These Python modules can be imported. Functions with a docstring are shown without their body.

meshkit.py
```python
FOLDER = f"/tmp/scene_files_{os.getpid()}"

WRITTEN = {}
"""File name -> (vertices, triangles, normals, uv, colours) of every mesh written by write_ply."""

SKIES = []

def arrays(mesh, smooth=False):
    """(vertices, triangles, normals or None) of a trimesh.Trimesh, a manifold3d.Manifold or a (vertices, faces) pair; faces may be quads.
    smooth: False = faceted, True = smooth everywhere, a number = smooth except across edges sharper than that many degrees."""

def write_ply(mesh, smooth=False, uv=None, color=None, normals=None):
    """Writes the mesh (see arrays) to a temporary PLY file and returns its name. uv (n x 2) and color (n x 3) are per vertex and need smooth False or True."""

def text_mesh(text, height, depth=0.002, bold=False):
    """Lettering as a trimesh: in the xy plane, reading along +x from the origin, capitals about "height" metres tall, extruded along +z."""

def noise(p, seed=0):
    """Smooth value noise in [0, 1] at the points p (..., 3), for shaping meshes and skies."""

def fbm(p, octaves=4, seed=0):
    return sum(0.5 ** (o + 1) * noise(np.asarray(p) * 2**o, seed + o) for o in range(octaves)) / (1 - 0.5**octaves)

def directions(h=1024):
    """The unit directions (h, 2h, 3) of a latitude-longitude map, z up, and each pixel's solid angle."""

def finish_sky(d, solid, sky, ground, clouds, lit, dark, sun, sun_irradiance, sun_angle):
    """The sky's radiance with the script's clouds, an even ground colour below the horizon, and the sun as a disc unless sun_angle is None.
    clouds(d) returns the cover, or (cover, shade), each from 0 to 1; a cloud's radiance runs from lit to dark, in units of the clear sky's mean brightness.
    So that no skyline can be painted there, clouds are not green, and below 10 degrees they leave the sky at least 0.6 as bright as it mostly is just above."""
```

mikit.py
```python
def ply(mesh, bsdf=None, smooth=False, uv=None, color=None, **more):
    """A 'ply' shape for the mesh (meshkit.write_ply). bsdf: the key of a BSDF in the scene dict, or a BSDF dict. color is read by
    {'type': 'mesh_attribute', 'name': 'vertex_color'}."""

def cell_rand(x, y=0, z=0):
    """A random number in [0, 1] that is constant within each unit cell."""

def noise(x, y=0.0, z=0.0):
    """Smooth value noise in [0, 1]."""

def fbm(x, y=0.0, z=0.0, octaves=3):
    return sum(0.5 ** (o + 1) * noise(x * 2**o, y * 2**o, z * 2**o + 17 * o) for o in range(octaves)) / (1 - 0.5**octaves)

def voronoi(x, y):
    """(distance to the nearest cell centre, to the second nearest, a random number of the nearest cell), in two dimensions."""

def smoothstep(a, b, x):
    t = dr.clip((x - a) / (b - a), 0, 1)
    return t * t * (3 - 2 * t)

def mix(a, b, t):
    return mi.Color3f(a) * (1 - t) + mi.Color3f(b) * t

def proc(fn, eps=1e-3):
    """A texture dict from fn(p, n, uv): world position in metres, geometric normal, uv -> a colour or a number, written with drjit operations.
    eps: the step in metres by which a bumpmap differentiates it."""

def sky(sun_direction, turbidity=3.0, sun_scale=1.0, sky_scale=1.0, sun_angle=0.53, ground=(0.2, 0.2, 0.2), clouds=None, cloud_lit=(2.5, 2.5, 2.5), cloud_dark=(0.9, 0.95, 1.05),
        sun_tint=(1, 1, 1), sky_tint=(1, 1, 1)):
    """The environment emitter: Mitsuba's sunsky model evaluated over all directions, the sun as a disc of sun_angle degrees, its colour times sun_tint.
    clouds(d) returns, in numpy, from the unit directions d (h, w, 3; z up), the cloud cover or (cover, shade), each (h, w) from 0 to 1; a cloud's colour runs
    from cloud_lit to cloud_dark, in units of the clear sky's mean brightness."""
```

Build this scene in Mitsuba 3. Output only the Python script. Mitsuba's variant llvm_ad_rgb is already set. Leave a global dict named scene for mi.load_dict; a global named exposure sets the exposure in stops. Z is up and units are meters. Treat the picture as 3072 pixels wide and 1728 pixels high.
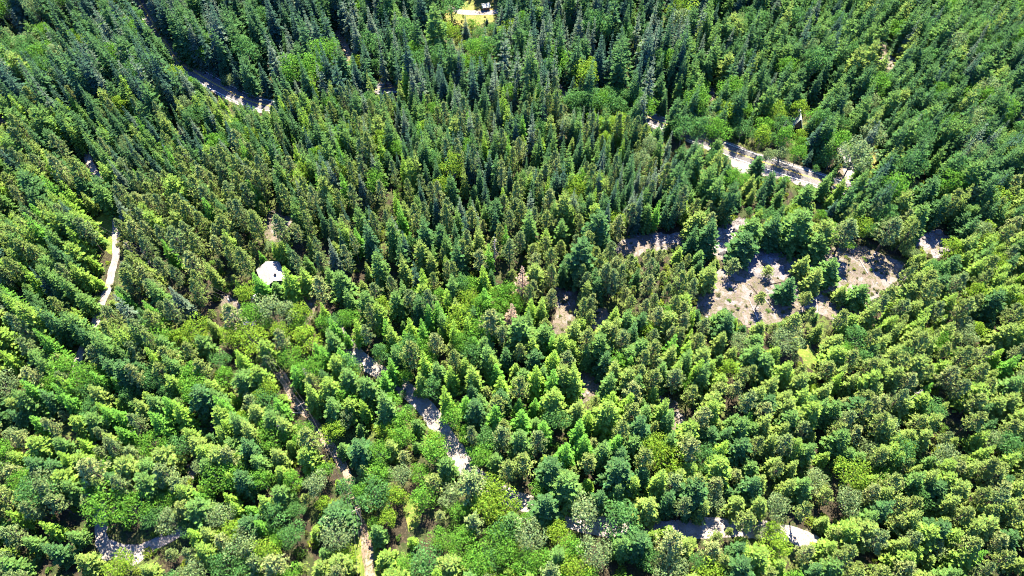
"""A drone's view of a wooded valley bench: mixed conifer forest, a rocky opening, gravel tracks, a paved road and a few roofs."""
import math, random
import numpy as np, shapely, trimesh
from shapely.geometry import LineString, Point, Polygon, MultiPoint
import mitsuba as mi
import drjit as dr
import mikit

T = mi.ScalarTransform4f
scene, labels = {}, {}
rng = np.random.default_rng(7)
rnd = random.Random(11)

# ------------------------------------------------------------------ camera, light, exposure
EYE_HEIGHT, PITCH = 200.0, math.radians(54.4)
scene['camera'] = {'type': 'perspective', 'fov_axis': 'x', 'fov': 2 * math.degrees(math.atan(1536 / 2076)), 'near_clip': 1.0, 'far_clip': 4000.0,
                   'to_world': T().look_at(origin=[0, 0, EYE_HEIGHT], target=[0, math.cos(PITCH), EYE_HEIGHT - math.sin(PITCH)], up=[0, 0, 1])}
SUN_AZ, SUN_EL = math.radians(7), math.radians(57)          # beyond the far edge of the view, high
SUN = (math.sin(SUN_AZ) * math.cos(SUN_EL), math.cos(SUN_AZ) * math.cos(SUN_EL), math.sin(SUN_EL))
scene['sky'] = mikit.sky(SUN, turbidity=3.0, sky_tint=(0.5, 0.8, 1.6), sky_scale=.48)
exposure = 4.2

# ------------------------------------------------------------------ helpers
# TERRAIN BEGIN
def ground_z(x, y):
    """Height of the bench: long low swells."""
    return 1.6 * np.sin(x / 47.0 + 0.6) * np.sin(y / 61.0 + 1.1) + 1.1 * np.sin(x / 29.0 - y / 37.0 + 2.0) + 0.7 * np.sin(y / 23.0 + x / 71.0)
# TERRAIN END


def gz(x, y):
    return float(ground_z(np.array([x]), np.array([y]))[0])


def numbered(name):
    k, n = name, 0
    while k in labels or k in scene:
        n += 1
        k = f'{name}_{n:03d}'
    return k


def thing(name, label, category, group=None):
    k = numbered(name)
    labels[k] = {'label': label, 'category': category}
    if group:
        labels[k]['group'] = group
    return k


def structure(name, shape):
    scene[name] = shape
    labels[name] = {'kind': 'structure'}


def part(holder, name, mesh, bsdf, smooth=False, at=None):
    k = numbered(f'{holder}__{name}')
    scene[k] = mikit.ply(mesh, bsdf, smooth=smooth)
    if at is not None:
        scene[k]['to_world'] = at
    return k


def join(meshes):
    return trimesh.util.concatenate([m for m in meshes])


def tube(points, radii, sides=6):
    p = np.asarray(points, float)
    r = np.broadcast_to(np.asarray(radii, float), (len(p),))
    t = np.gradient(p, axis=0)
    t /= np.linalg.norm(t, axis=1, keepdims=True) + 1e-9
    a = np.cross(t, np.where(np.abs(t[:, 2:]) < 0.9, [0, 0, 1.0], [1.0, 0, 0]))
    a /= np.linalg.norm(a, axis=1, keepdims=True) + 1e-9
    b = np.cross(t, a)
    ang = np.arange(sides) * 2 * np.pi / sides
    v = p[:, None] + r[:, None, None] * (np.cos(ang)[None, :, None] * a[:, None] + np.sin(ang)[None, :, None] * b[:, None])
    i, j = np.meshgrid(np.arange(len(p) - 1), np.arange(sides), indexing='ij')
    q = np.stack([i * sides + j, i * sides + (j + 1) % sides, (i + 1) * sides + (j + 1) % sides, (i + 1) * sides + j], -1).reshape(-1, 4)
    f = np.vstack([q[:, [0, 1, 2]], q[:, [0, 2, 3]]])
    n = (len(p) - 1) * sides
    cap = np.array([[n, n + k, n + k + 1] for k in range(1, sides - 1)])
    return trimesh.Trimesh(v.reshape(-1, 3), np.vstack([f, cap]), process=False)


def box(x0, x1, y0, y1, z0, z1):
    m = trimesh.creation.box((x1 - x0, y1 - y0, z1 - z0))
    m.apply_translation(((x0 + x1) / 2, (y0 + y1) / 2, (z0 + z1) / 2))
    return m


# ------------------------------------------------------------------ materials
fbm, noise, mix, sstep = mikit.fbm, mikit.noise, mikit.mix, mikit.smoothstep


def diffuse(name, fn, rough=0.9, spec=0.2):
    scene[name] = {'type': 'twosided', 'bsdf': {'type': 'principled', 'base_color': mikit.proc(fn) if callable(fn) else {'type': 'rgb', 'value': list(fn)}, 'roughness': rough, 'specular': spec}}


def forest_floor(p, n, uv):
    a, b, c = fbm(p.x * .35, p.y * .35, 3.0), fbm(p.x * 2.3, p.y * 2.3, 9.0), fbm(p.x * .08, p.y * .08, 1.0, 2)
    col = mix((.024, .021, .014), (.024, .038, .012), sstep(.4, .62, a))
    col = mix(col, (.065, .055, .034), sstep(.58, .75, b) * .8)
    return mix(col, (.065, .095, .022), sstep(.5, .66, c) * sstep(.35, .6, b))


def dry_ground(p, n, uv):
    a, b, c = fbm(p.x * .22, p.y * .22, 5.0), fbm(p.x * 1.7, p.y * 1.7, 2.0), noise(p.x * 5, p.y * 5, 4.0)
    col = mix((.088, .078, .066), (.125, .110, .094), sstep(.35, .65, a))
    col = mix(col, (.065, .072, .034), sstep(.47, .64, b) * .8)
    col = mix(col, (.15, .148, .15), sstep(.55, .68, fbm(p.x * .5 + 9, p.y * .5, 2.0)) * .8)
    return mix(col, (.155, .14, .12), sstep(.72, .9, c) * .6)


def grey_rock(p, n, uv):
    a, b = fbm(p.x * .6, p.y * .6, p.z * .6 + 5.0), fbm(p.x * 2.7, p.y * 2.7, p.z * 2.7)
    col = mix((.11, .107, .112), (.20, .195, .205), sstep(.3, .7, a))
    return mix(col, (.06, .06, .05), sstep(.58, .74, b) * .8)


def gravel(p, n, uv):
    a, b, c = fbm(p.x * .4, p.y * .4, 1.0), fbm(p.x * 3.1, p.y * 3.1, 8.0), noise(p.x * 9, p.y * 9, 2.0)
    col = mix((.175, .168, .162), (.23, .222, .215), sstep(.35, .65, a))
    col = mix(col, (.11, .10, .085), sstep(.55, .75, b) * .7)
    return mix(col, (.28, .27, .26), sstep(.75, .95, c) * .5)


def trail_soil(p, n, uv):
    a, b = fbm(p.x * .5, p.y * .5, 6.0), fbm(p.x * 2.2, p.y * 2.2, 3.0)
    col = mix((.15, .112, .085), (.21, .175, .145), sstep(.3, .7, a))
    return mix(col, (.06, .07, .025), sstep(.52, .68, b) * .85)


def meadow_grass(p, n, uv):
    a, b = fbm(p.x * .3, p.y * .3, 2.0), fbm(p.x * 1.9, p.y * 1.9, 7.0)
    col = mix((.17, .15, .05), (.11, .135, .035), sstep(.35, .65, a))
    return mix(col, (.075, .11, .03), sstep(.5, .75, b) * .7)


def green_grass(p, n, uv):
    a, b = fbm(p.x * .3, p.y * .3, 12.0), fbm(p.x * 1.9, p.y * 1.9, 4.0)
    col = mix((.10, .145, .024), (.07, .115, .02), sstep(.35, .65, a))
    return mix(col, (.2, .17, .065), sstep(.58, .75, b) * .7)


def asphalt(p, n, uv):
    a, b = fbm(p.x * .5, p.y * .5, 6.0), fbm(p.x * 4, p.y * 4, 3.0)
    return mix((.085, .088, .094), (.125, .126, .128), sstep(.3, .75, a * .6 + b * .4))


def bark(p, n, uv):
    return mix((.050, .042, .034), (.085, .075, .066), fbm(p.x * 2, p.y * 2, p.z * 1.2))


def pale_bark(p, n, uv):
    return mix((.11, .105, .10), (.20, .19, .18), fbm(p.x * 2, p.y * 2, p.z * 1.2))


for name_, fn_ in dict(forest_floor=forest_floor, dry_ground=dry_ground, grey_rock=grey_rock, gravel=gravel, trail_soil=trail_soil, meadow_grass=meadow_grass, green_grass=green_grass, asphalt=asphalt, bark=bark,
                       pale_bark=pale_bark).items():
    diffuse('mat_' + name_, fn_)
scene['mat_needles'] = {'type': 'principledthin', 'base_color': {'type': 'mesh_attribute', 'name': 'vertex_color'}, 'roughness': .55, 'diff_trans': .8}
scene['mat_leaves'] = {'type': 'principledthin', 'base_color': {'type': 'mesh_attribute', 'name': 'vertex_color'}, 'roughness': .5, 'diff_trans': 1.1}
diffuse('mat_road_paint', (.7, .7, .66))
diffuse('mat_yellow_paint', (.6, .42, .05))
diffuse('mat_white_metal', lambda p, n, uv: mix((.19, .19, .195), (.25, .25, .25), fbm(p.x * .9, p.y * .9, p.z)), .45, .5)
diffuse('mat_green_metal', lambda p, n, uv: mix((.28, .34, .30), (.34, .39, .35), fbm(p.x * .9, p.y * .9, p.z)), .45, .5)
diffuse('mat_blue_wall', (.06, .08, .14))
diffuse('mat_timber', lambda p, n, uv: mix((.16, .10, .07), (.26, .17, .12), fbm(p.x * 3, p.y * 3, p.z * 3)))
diffuse('mat_pole', lambda p, n, uv: mix((.20, .17, .14), (.30, .26, .22), fbm(p.x * 3, p.y * 3, p.z)))
diffuse('mat_steel', (.42, .43, .45), .4, .5)
diffuse('mat_dark_steel', (.05, .05, .055), .5, .5)
diffuse('mat_deadwood', lambda p, n, uv: mix((.26, .23, .21), (.42, .39, .36), fbm(p.x * 3, p.y * 3, p.z * 3)))
scene['mat_car_paint'] = {'type': 'principled', 'base_color': {'type': 'rgb', 'value': [.03, .035, .09]}, 'roughness': .3, 'metallic': .3, 'clearcoat': 1.0}
scene['mat_silver_paint'] = {'type': 'principled', 'base_color': {'type': 'rgb', 'value': [.45, .46, .48]}, 'roughness': .3, 'metallic': .3, 'clearcoat': 1.0}
scene['mat_window'] = {'type': 'twosided', 'bsdf': {'type': 'principled', 'base_color': {'type': 'rgb', 'value': [.02, .025, .03]}, 'roughness': .06, 'specular': .7}}
scene['mat_tyre'] = {'type': 'twosided', 'bsdf': {'type': 'diffuse', 'reflectance': {'type': 'rgb', 'value': [.025, .025, .025]}}}

# ------------------------------------------------------------------ the setting: ground, roads, openings
gx = np.concatenate([np.linspace(-1500, -420, 28)[:-1], np.arange(-420, 420.1, 3.0), np.linspace(420, 1500, 28)[1:]])
gy = np.concatenate([np.linspace(-1200, -60, 28)[:-1], np.arange(-60, 480.1, 3.0), np.linspace(480, 2400, 40)[1:]])
X, Y = np.meshgrid(gx, gy)
idx = np.arange(X.size).reshape(X.shape)
quads = np.stack([idx[:-1, :-1], idx[:-1, 1:], idx[1:, 1:], idx[1:, :-1]], -1).reshape(-1, 4)
structure('ground', mikit.ply((np.stack([X, Y, ground_z(X, Y)], -1).reshape(-1, 3), quads), 'mat_forest_floor', smooth=True))


def curve(points, step=2.0):
    """A smooth line through the points."""
    p = np.array(points, float)
    p = np.vstack([2 * p[0] - p[1], p, 2 * p[-1] - p[-2]])
    out = []
    for a, b, c, d in zip(p[:-3], p[1:-2], p[2:-1], p[3:]):
        n = max(2, int(np.linalg.norm(c - b) / step))
        t = (np.arange(n) / n)[:, None]
        out.append(.5 * (2 * b + (c - a) * t + (2 * a - 5 * b + 4 * c - d) * t**2 + (3 * b - a - 3 * c + d) * t**3))
    return np.vstack(out + [p[-2][None]])


def ribbon(line, left, right, lift, wobble=0.0, cols=5):
    """A draped strip along the line, from left to right metres off it."""
    t = np.gradient(line, axis=0)
    t /= np.linalg.norm(t, axis=1, keepdims=True)
    nrm = np.stack([t[:, 1], -t[:, 0]], 1)
    k = np.arange(len(line))
    w = wobble * (np.sin(k * .9) * .4 + np.sin(k * .37 + 2) * .4 + rng.uniform(-.4, .4, len(line)))
    w2 = wobble * (np.sin(k * .8 + 1) * .4 + np.sin(k * .31) * .4 + rng.uniform(-.4, .4, len(line)))
    s = np.linspace(0, 1, cols)
    off = (left - w)[:, None] * (1 - s) + (right + w2)[:, None] * s
    q = line[:, None] + off[..., None] * nrm[:, None]
    z = ground_z(q[..., 0], q[..., 1]) + lift
    v = np.concatenate([q, z[..., None]], -1).reshape(-1, 3)
    i = np.arange(len(line) * cols).reshape(len(line), cols)
    f = np.stack([i[:-1, :-1], i[1:, :-1], i[1:, 1:], i[:-1, 1:]], -1).reshape(-1, 4)
    m = trimesh.Trimesh(v, np.vstack([f[:, [0, 1, 2]], f[:, [0, 2, 3]]]), process=False)
    if m.face_normals[:, 2].mean() < 0:
        m.invert()
    return m


def ragged(poly, amp, step=1.5):
    """The polygon with an uneven edge."""
    ring = shapely.segmentize(Polygon(poly).exterior, step)
    c = np.array(ring.coords)[:-1]
    d = np.stack([mikit.meshkit.fbm(np.c_[c * .22, np.full(len(c), s)], 3, seed=4) - .5 for s in (1.5, 8.5)], 1) * 2 * amp
    return Polygon(c + d).buffer(0)


def sheet(poly, lift, step=2.0):
    """A draped sheet over a polygon."""
    parts = []
    for g in getattr(poly, 'geoms', [poly]):
        x0, y0, x1, y1 = g.bounds
        a, b = np.meshgrid(np.arange(x0, x1, step), np.arange(y0, y1, step))
        pts = np.c_[a.ravel(), b.ravel()] + rng.uniform(-.4, .4, (a.size, 2))
        inner = g.buffer(-.8)
        pts = pts[shapely.contains_xy(inner, pts[:, 0], pts[:, 1])]
        edge = np.array(shapely.segmentize(g.exterior, step).coords)[:-1]
        allp = np.vstack([edge, pts])
        from scipy.spatial import Delaunay
        tri = Delaunay(allp).simplices
        c = allp[tri].mean(1)
        tri = tri[shapely.contains_xy(g, c[:, 0], c[:, 1])]
        v = np.c_[allp, ground_z(allp[:, 0], allp[:, 1]) + lift]
        m = trimesh.Trimesh(v, tri, process=False)
        if m.face_normals[:, 2].mean() < 0:
            m.invert()
        parts.append(m)
    return join(parts)


highway = curve([(-222.3, 380.7), (-195.9, 333.8), (-179.9, 309.2), (-163.3, 283.9), (-154.0, 271.2), (-141.2, 260.5), (-125.0, 249.3), (-110.2, 241.5), (-92.4, 239.6), (-73.2, 247.4), (-55.5, 253.8), (-35.5, 256.1), (-15.9, 256.1), (5.1, 255.0), (24.5, 251.6), (43.5, 245.2), (61.5, 236.0), (77.6, 225.4), (92.5, 214.7), (108.0, 204.6), (120.6, 196.9), (134.3, 189.8), (150.8, 184.4), (177.2, 184.9), (220.7, 193.1)])
gravel_road = curve([(-63.8, 129.7), (-55.8, 120.7), (-49.4, 113.8), (-41.1, 108.5), (-32.3, 102.0), (-24.2, 93.3), (-19.1, 85.5), (-14.4, 77.8), (-9.5, 72.9), (-3.5, 69.1), (3.3, 66.2), (13.7, 62.2), (26.6, 58.3), (39.7, 57.8), (52.0, 58.5), (67.3, 58.6), (80.3, 56.7), (87.6, 51.9), (93.0, 47.6), (99.1, 40.1)])
dirt_trail = curve([(-82.1, 113.2), (-76.5, 109.5), (-72.8, 105.5), (-70.5, 100.6), (-66.8, 97.2), (-63.0, 93.5), (-59.5, 88.7), (-56.1, 84.1), (-50.1, 76.5), (-46.3, 67.5), (-42.7, 59.7), (-40.7, 53.2), (-38.7, 46.1), (-36.0, 36.8)])
left_track = curve([(-185.3, 226.4), (-174.2, 209.1), (-167.7, 199.1), (-160.8, 189.6), (-154.3, 181.0), (-150.6, 171.1), (-147.6, 161.4), (-144.8, 149.0), (-144.2, 139.7), (-143.4, 128.8), (-143.6, 120.3), (-143.2, 113.7), (-141.1, 106.1), (-134.7, 95.4), (-128.1, 84.3), (-122.8, 73.0), (-118.2, 61.4), (-114.4, 54.2), (-106.3, 52.9), (-98.7, 55.7), (-91.2, 59.4), (-80.4, 61.8)])
upper_track = curve([(-90.4, 305.5), (-84.7, 296.5), (-80.8, 288.9), (-77.8, 281.2), (-73.5, 269.8), (-66.0, 259.8)])
meadow_track = curve([(-36.5, 322.0), (-32.0, 317.0), (-26.8, 313.5), (-20.9, 312.1), (-12.6, 311.4), (-6.0, 311.6)])

tracks = [(highway, 4.6), (gravel_road, 2.7), (dirt_trail, 1.3), (left_track, 1.3), (upper_track, 1.5), (meadow_track, 1.8)]
structure('road_shoulder', mikit.ply(ribbon(highway, -4.7, 4.7, .06, .7, 7), 'mat_gravel', smooth=True))
structure('road', mikit.ply(ribbon(highway, -3.9, 3.9, .12, 0, 5), 'mat_asphalt', smooth=True))
line_mesh = join([ribbon(highway, a, b, .135, 0, 2) for a, b in ((-3.45, -3.2), (3.2, 3.45))])
structure('road_markings', mikit.ply(line_mesh, 'mat_road_paint', smooth=True))
structure('road_centre_line', mikit.ply(join([ribbon(highway, a, b, .135, 0, 2) for a, b in ((-.32, -.12), (.12, .32))]), 'mat_yellow_paint', smooth=True))
structure('gravel_road', mikit.ply(ribbon(gravel_road, -2.7, 2.7, .09, .5, 6), 'mat_gravel', smooth=True))
structure('dirt_path', mikit.ply(ribbon(dirt_trail, -1.3, 1.4, .085, .6, 5), 'mat_trail_soil', smooth=True))
structure('left_path', mikit.ply(ribbon(left_track, -1.4, 1.4, .095, .6, 5), 'mat_gravel', smooth=True))
structure('upper_path', mikit.ply(ribbon(upper_track, -1.6, 1.6, .085, .5, 5), 'mat_trail_soil', smooth=True))
structure('meadow_path', mikit.ply(ribbon(meadow_track, -1.9, 1.9, .13, .4, 5), 'mat_gravel', smooth=True))

# openings in the forest: (name, material, outline on the ground, how uneven the edge is)
openings = [
    ('clearing', 'mat_dry_ground', [(64.8, 161.5), (77.2, 168.6), (80.7, 175.5), (90.6, 173.7), (89.5, 161.4), (103.8, 156.2), (114.5, 160.0), (127.0, 160.8), (136.4, 155.5), (143.1, 153.3), (142.6, 144.5), (126.5, 138.5), (118.3, 130.2), (108.8, 129.4), (101.5, 132.1), (90.3, 128.1), (81.9, 124.8), (78.0, 128.9), (67.0, 131.1), (61.8, 137.7), (67.2, 146.4), (76.5, 152.2), (71.4, 157.2)], 5),
    ('clearing_001', 'mat_dry_ground', [(36.5, 162.3), (45.9, 168.8), (64.2, 169.1), (63.9, 163.2), (52.3, 159.5), (42.3, 157.3)], 4),
    ('clearing_002', 'mat_dry_ground', [(148.9, 164.0), (158.0, 167.7), (163.7, 166.0), (163.0, 160.0), (154.1, 156.6), (148.6, 159.6)], 4),
    ('clearing_003', 'mat_dry_ground', [(-96.3, 174.0), (-90.4, 179.6), (-84.1, 176.9), (-82.0, 168.7), (-86.1, 164.0), (-93.8, 165.0)], 4),
    ('clearing_004', 'mat_dry_ground', [(15.4, 144.7), (22.5, 143.2), (23.1, 133.8), (20.4, 124.9), (11.8, 123.8), (14.4, 131.9)], 3),
    ('clearing_005', 'mat_dry_ground', [(27.3, 135.9), (33.6, 134.3), (33.5, 126.6), (27.8, 126.1)], 3),
    ('clearing_006', 'mat_dry_ground', [(22.3, 110.4), (27.2, 109.7), (27.6, 100.4), (22.1, 97.5), (20.3, 103.0)], 3),
    ('clearing_007', 'mat_dry_ground', [(45.1, 101.3), (50.2, 99.4), (54.5, 93.0), (54.1, 87.4), (47.6, 88.5), (44.8, 94.2)], 3),
    ('clearing_008', 'mat_dry_ground', [(170.5, 288.6), (176.1, 291.3), (176.3, 268.9), (171.6, 261.6), (165.9, 267.0)], 3),
    ('clearing_009', 'mat_dry_ground', [(131.9, 202.2), (136.1, 202.9), (135.9, 195.4), (131.3, 186.3), (126.2, 186.4), (127.9, 194.7)], 2),
    ('clearing_010', 'mat_dry_ground', [(214.8, 236.2), (227.9, 239.0), (224.7, 224.7), (212.2, 224.1)], 3),
    ('clearing_011', 'mat_dry_ground', [(-230.1, 240.5), (-219.8, 237.6), (-213.8, 230.7), (-223.5, 229.3)], 2),
    ('clearing_012', 'mat_dry_ground', [(-97.8, 77.8), (-94.6, 76.8), (-94.2, 73.3), (-96.6, 73.3)], 2),
    ('clearing_013', 'mat_dry_ground', [(-98.2, 95.1), (-94.0, 95.2), (-92.6, 89.1), (-96.1, 89.0)], 2),
    ('clearing_014', 'mat_dry_ground', [(-102.7, 139.7), (-96.1, 137.5), (-91.1, 130.6), (-87.9, 125.3), (-93.8, 123.9), (-101.2, 133.4)], 2),
    ('clearing_015', 'mat_dry_ground', [(-74.6, 143.2), (-69.2, 142.5), (-68.0, 134.9), (-69.7, 127.6), (-73.5, 133.5)], 2),
    ('clearing_016', 'mat_dry_ground', [(87.1, 259.1), (90.6, 257.2), (91.3, 248.0), (87.5, 247.0)], 2),
    ('clearing_017', 'mat_dry_ground', [(79.0, 57.4), (83.6, 58.5), (84.2, 55.2), (79.5, 53.8)], 2),
    ('meadow', 'mat_meadow_grass', [(153.4, 192.3), (160.2, 196.9), (163.3, 192.4), (159.9, 186.2), (152.8, 182.6), (150.4, 185.2)], 2),
    ('meadow_001', 'mat_meadow_grass', [(167.5, 208.9), (169.9, 206.1), (171.2, 199.7), (166.5, 196.0), (164.7, 200.5)], 2),
    ('meadow_002', 'mat_meadow_grass', [(146.7, 214.2), (149.2, 211.1), (147.3, 202.6), (143.7, 195.2), (140.9, 199.0), (144.6, 204.5)], 2),
    ('meadow_003', 'mat_meadow_grass', [(-35.5, 319.1), (-32.6, 329.2), (-11.3, 330.2), (-6.0, 316.5), (-9.1, 302.6), (-22.1, 299.2), (-32.9, 302.4)], 4),
    ('meadow_004', 'mat_meadow_grass', [(51.0, 278.8), (58.8, 277.8), (58.4, 268.8), (50.7, 268.6)], 2),
    ('meadow_005', 'mat_green_grass', [(-163.6, 187.9), (-157.9, 184.4), (-151.5, 172.7), (-148.5, 159.9), (-154.7, 163.2), (-159.9, 172.9), (-159.5, 179.5)], 3),
    ('meadow_006', 'mat_green_grass', [(-47.1, 64.6), (-41.1, 63.6), (-38.2, 55.9), (-35.1, 45.2), (-42.0, 45.3), (-44.9, 56.0)], 3),
    ('meadow_007', 'mat_green_grass', [(-32.3, 67.4), (-27.9, 68.3), (-25.7, 59.5), (-29.4, 57.7)], 3),
    ('meadow_008', 'mat_green_grass', [(94.9, 123.4), (99.7, 122.2), (101.4, 113.4), (98.0, 108.5), (95.1, 114.6)], 3),
    ('verge', 'mat_gravel', [(91.1, 218.1), (97.4, 211.4), (107.8, 203.6), (120.4, 196.0), (116.8, 192.3), (102.7, 199.0), (91.8, 200.6), (89.9, 207.8)], 2),
    ('verge_002', 'mat_gravel', [(-116.4, 56.7), (-112.1, 55.5), (-104.9, 54.4), (-99.6, 57.4), (-98.2, 54.3), (-102.2, 51.6), (-104.8, 49.4), (-110.9, 51.3), (-114.4, 49.6)], 1.5),
    ('verge_001', 'mat_gravel', [(-196.6, 327.9), (-188.3, 326.1), (-175.1, 305.9), (-163.3, 286.6), (-163.6, 279.8), (-172.9, 291.3), (-184.7, 309.5)], 2),
    ('driveway', 'mat_gravel', [(135.2, 206.9), (138.8, 207.1), (137.6, 199.1), (134.2, 191.7), (128.2, 184.5), (126.2, 186.4), (131.7, 194.5)], 1),
    ('rock_slope', 'mat_grey_rock', [(80.5, 176.4), (90.2, 174.7), (89.2, 162.2), (96.6, 156.3), (98.4, 148.6), (88.0, 144.3), (83.7, 152.0), (76.2, 153.8), (73.5, 162.0)], 5),
    ('rock_slope_001', 'mat_grey_rock', [(150.1, 166.7), (158.5, 169.0), (163.5, 165.5), (155.7, 161.3), (149.7, 161.9)], 3),
    ('rock_slope_002', 'mat_grey_rock', [(153.9, 159.7), (161.8, 160.7), (162.5, 157.6), (153.5, 155.1)], 2),
    ('rock_slope_003', 'mat_grey_rock', [(53.4, 168.6), (64.2, 169.1), (63.8, 164.4), (53.4, 163.5)], 2),
]
opening_shapes = {}
for i, (name, mat, outline, amp) in enumerate(openings):
    g = ragged(outline, amp)
    opening_shapes[name] = g
    structure(name, mikit.ply(sheet(g, .05 + .004 * (i % 5) + (.02 if name.startswith(('rock', 'verge', 'drive')) else 0)), mat, smooth=True))

# ------------------------------------------------------------------ trees: meshes of one of each kind, in several builds and tones


class Leafage:
    """Collects small folded leaf sprays: each two triangles, with a colour of its own."""

    def __init__(self, seed):
        self.r = np.random.default_rng(seed)
        self.c, self.d, self.s, self.l, self.w, self.t = [], [], [], [], [], []

    def add(self, base, direction, side, length, width, tone):
        for store, x in zip((self.c, self.d, self.s, self.l, self.w, self.t), (base, direction, side, length, width, tone)):
            store.append(x)

    def build(self, fold=.18):
        cat = lambda a: np.concatenate([np.atleast_1d(x) if np.ndim(x) < 2 else x for x in a])
        c, d, s = (np.vstack(a) for a in (self.c, self.d, self.s))
        l, w, t = cat(self.l), cat(self.w), cat(self.t)
        d = d / (np.linalg.norm(d, axis=1, keepdims=True) + 1e-9)
        s = s - d * (s * d).sum(1, keepdims=True)
        s /= np.linalg.norm(s, axis=1, keepdims=True) + 1e-9
        up = np.cross(d, s)
        mid = c + d * (l * .45)[:, None]
        drop = up * (l * fold)[:, None] * np.sign(up[:, 2:] + 1e-6)
        v = np.stack([c, mid - s * w[:, None] - drop, c + d * l[:, None], mid + s * w[:, None] - drop], 1).reshape(-1, 3)
        k = np.arange(len(c)) * 4
        f = np.vstack([np.stack([k, k + 1, k + 2], 1), np.stack([k, k + 2, k + 3], 1)])
        return v, f, np.repeat(t, 4)


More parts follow.
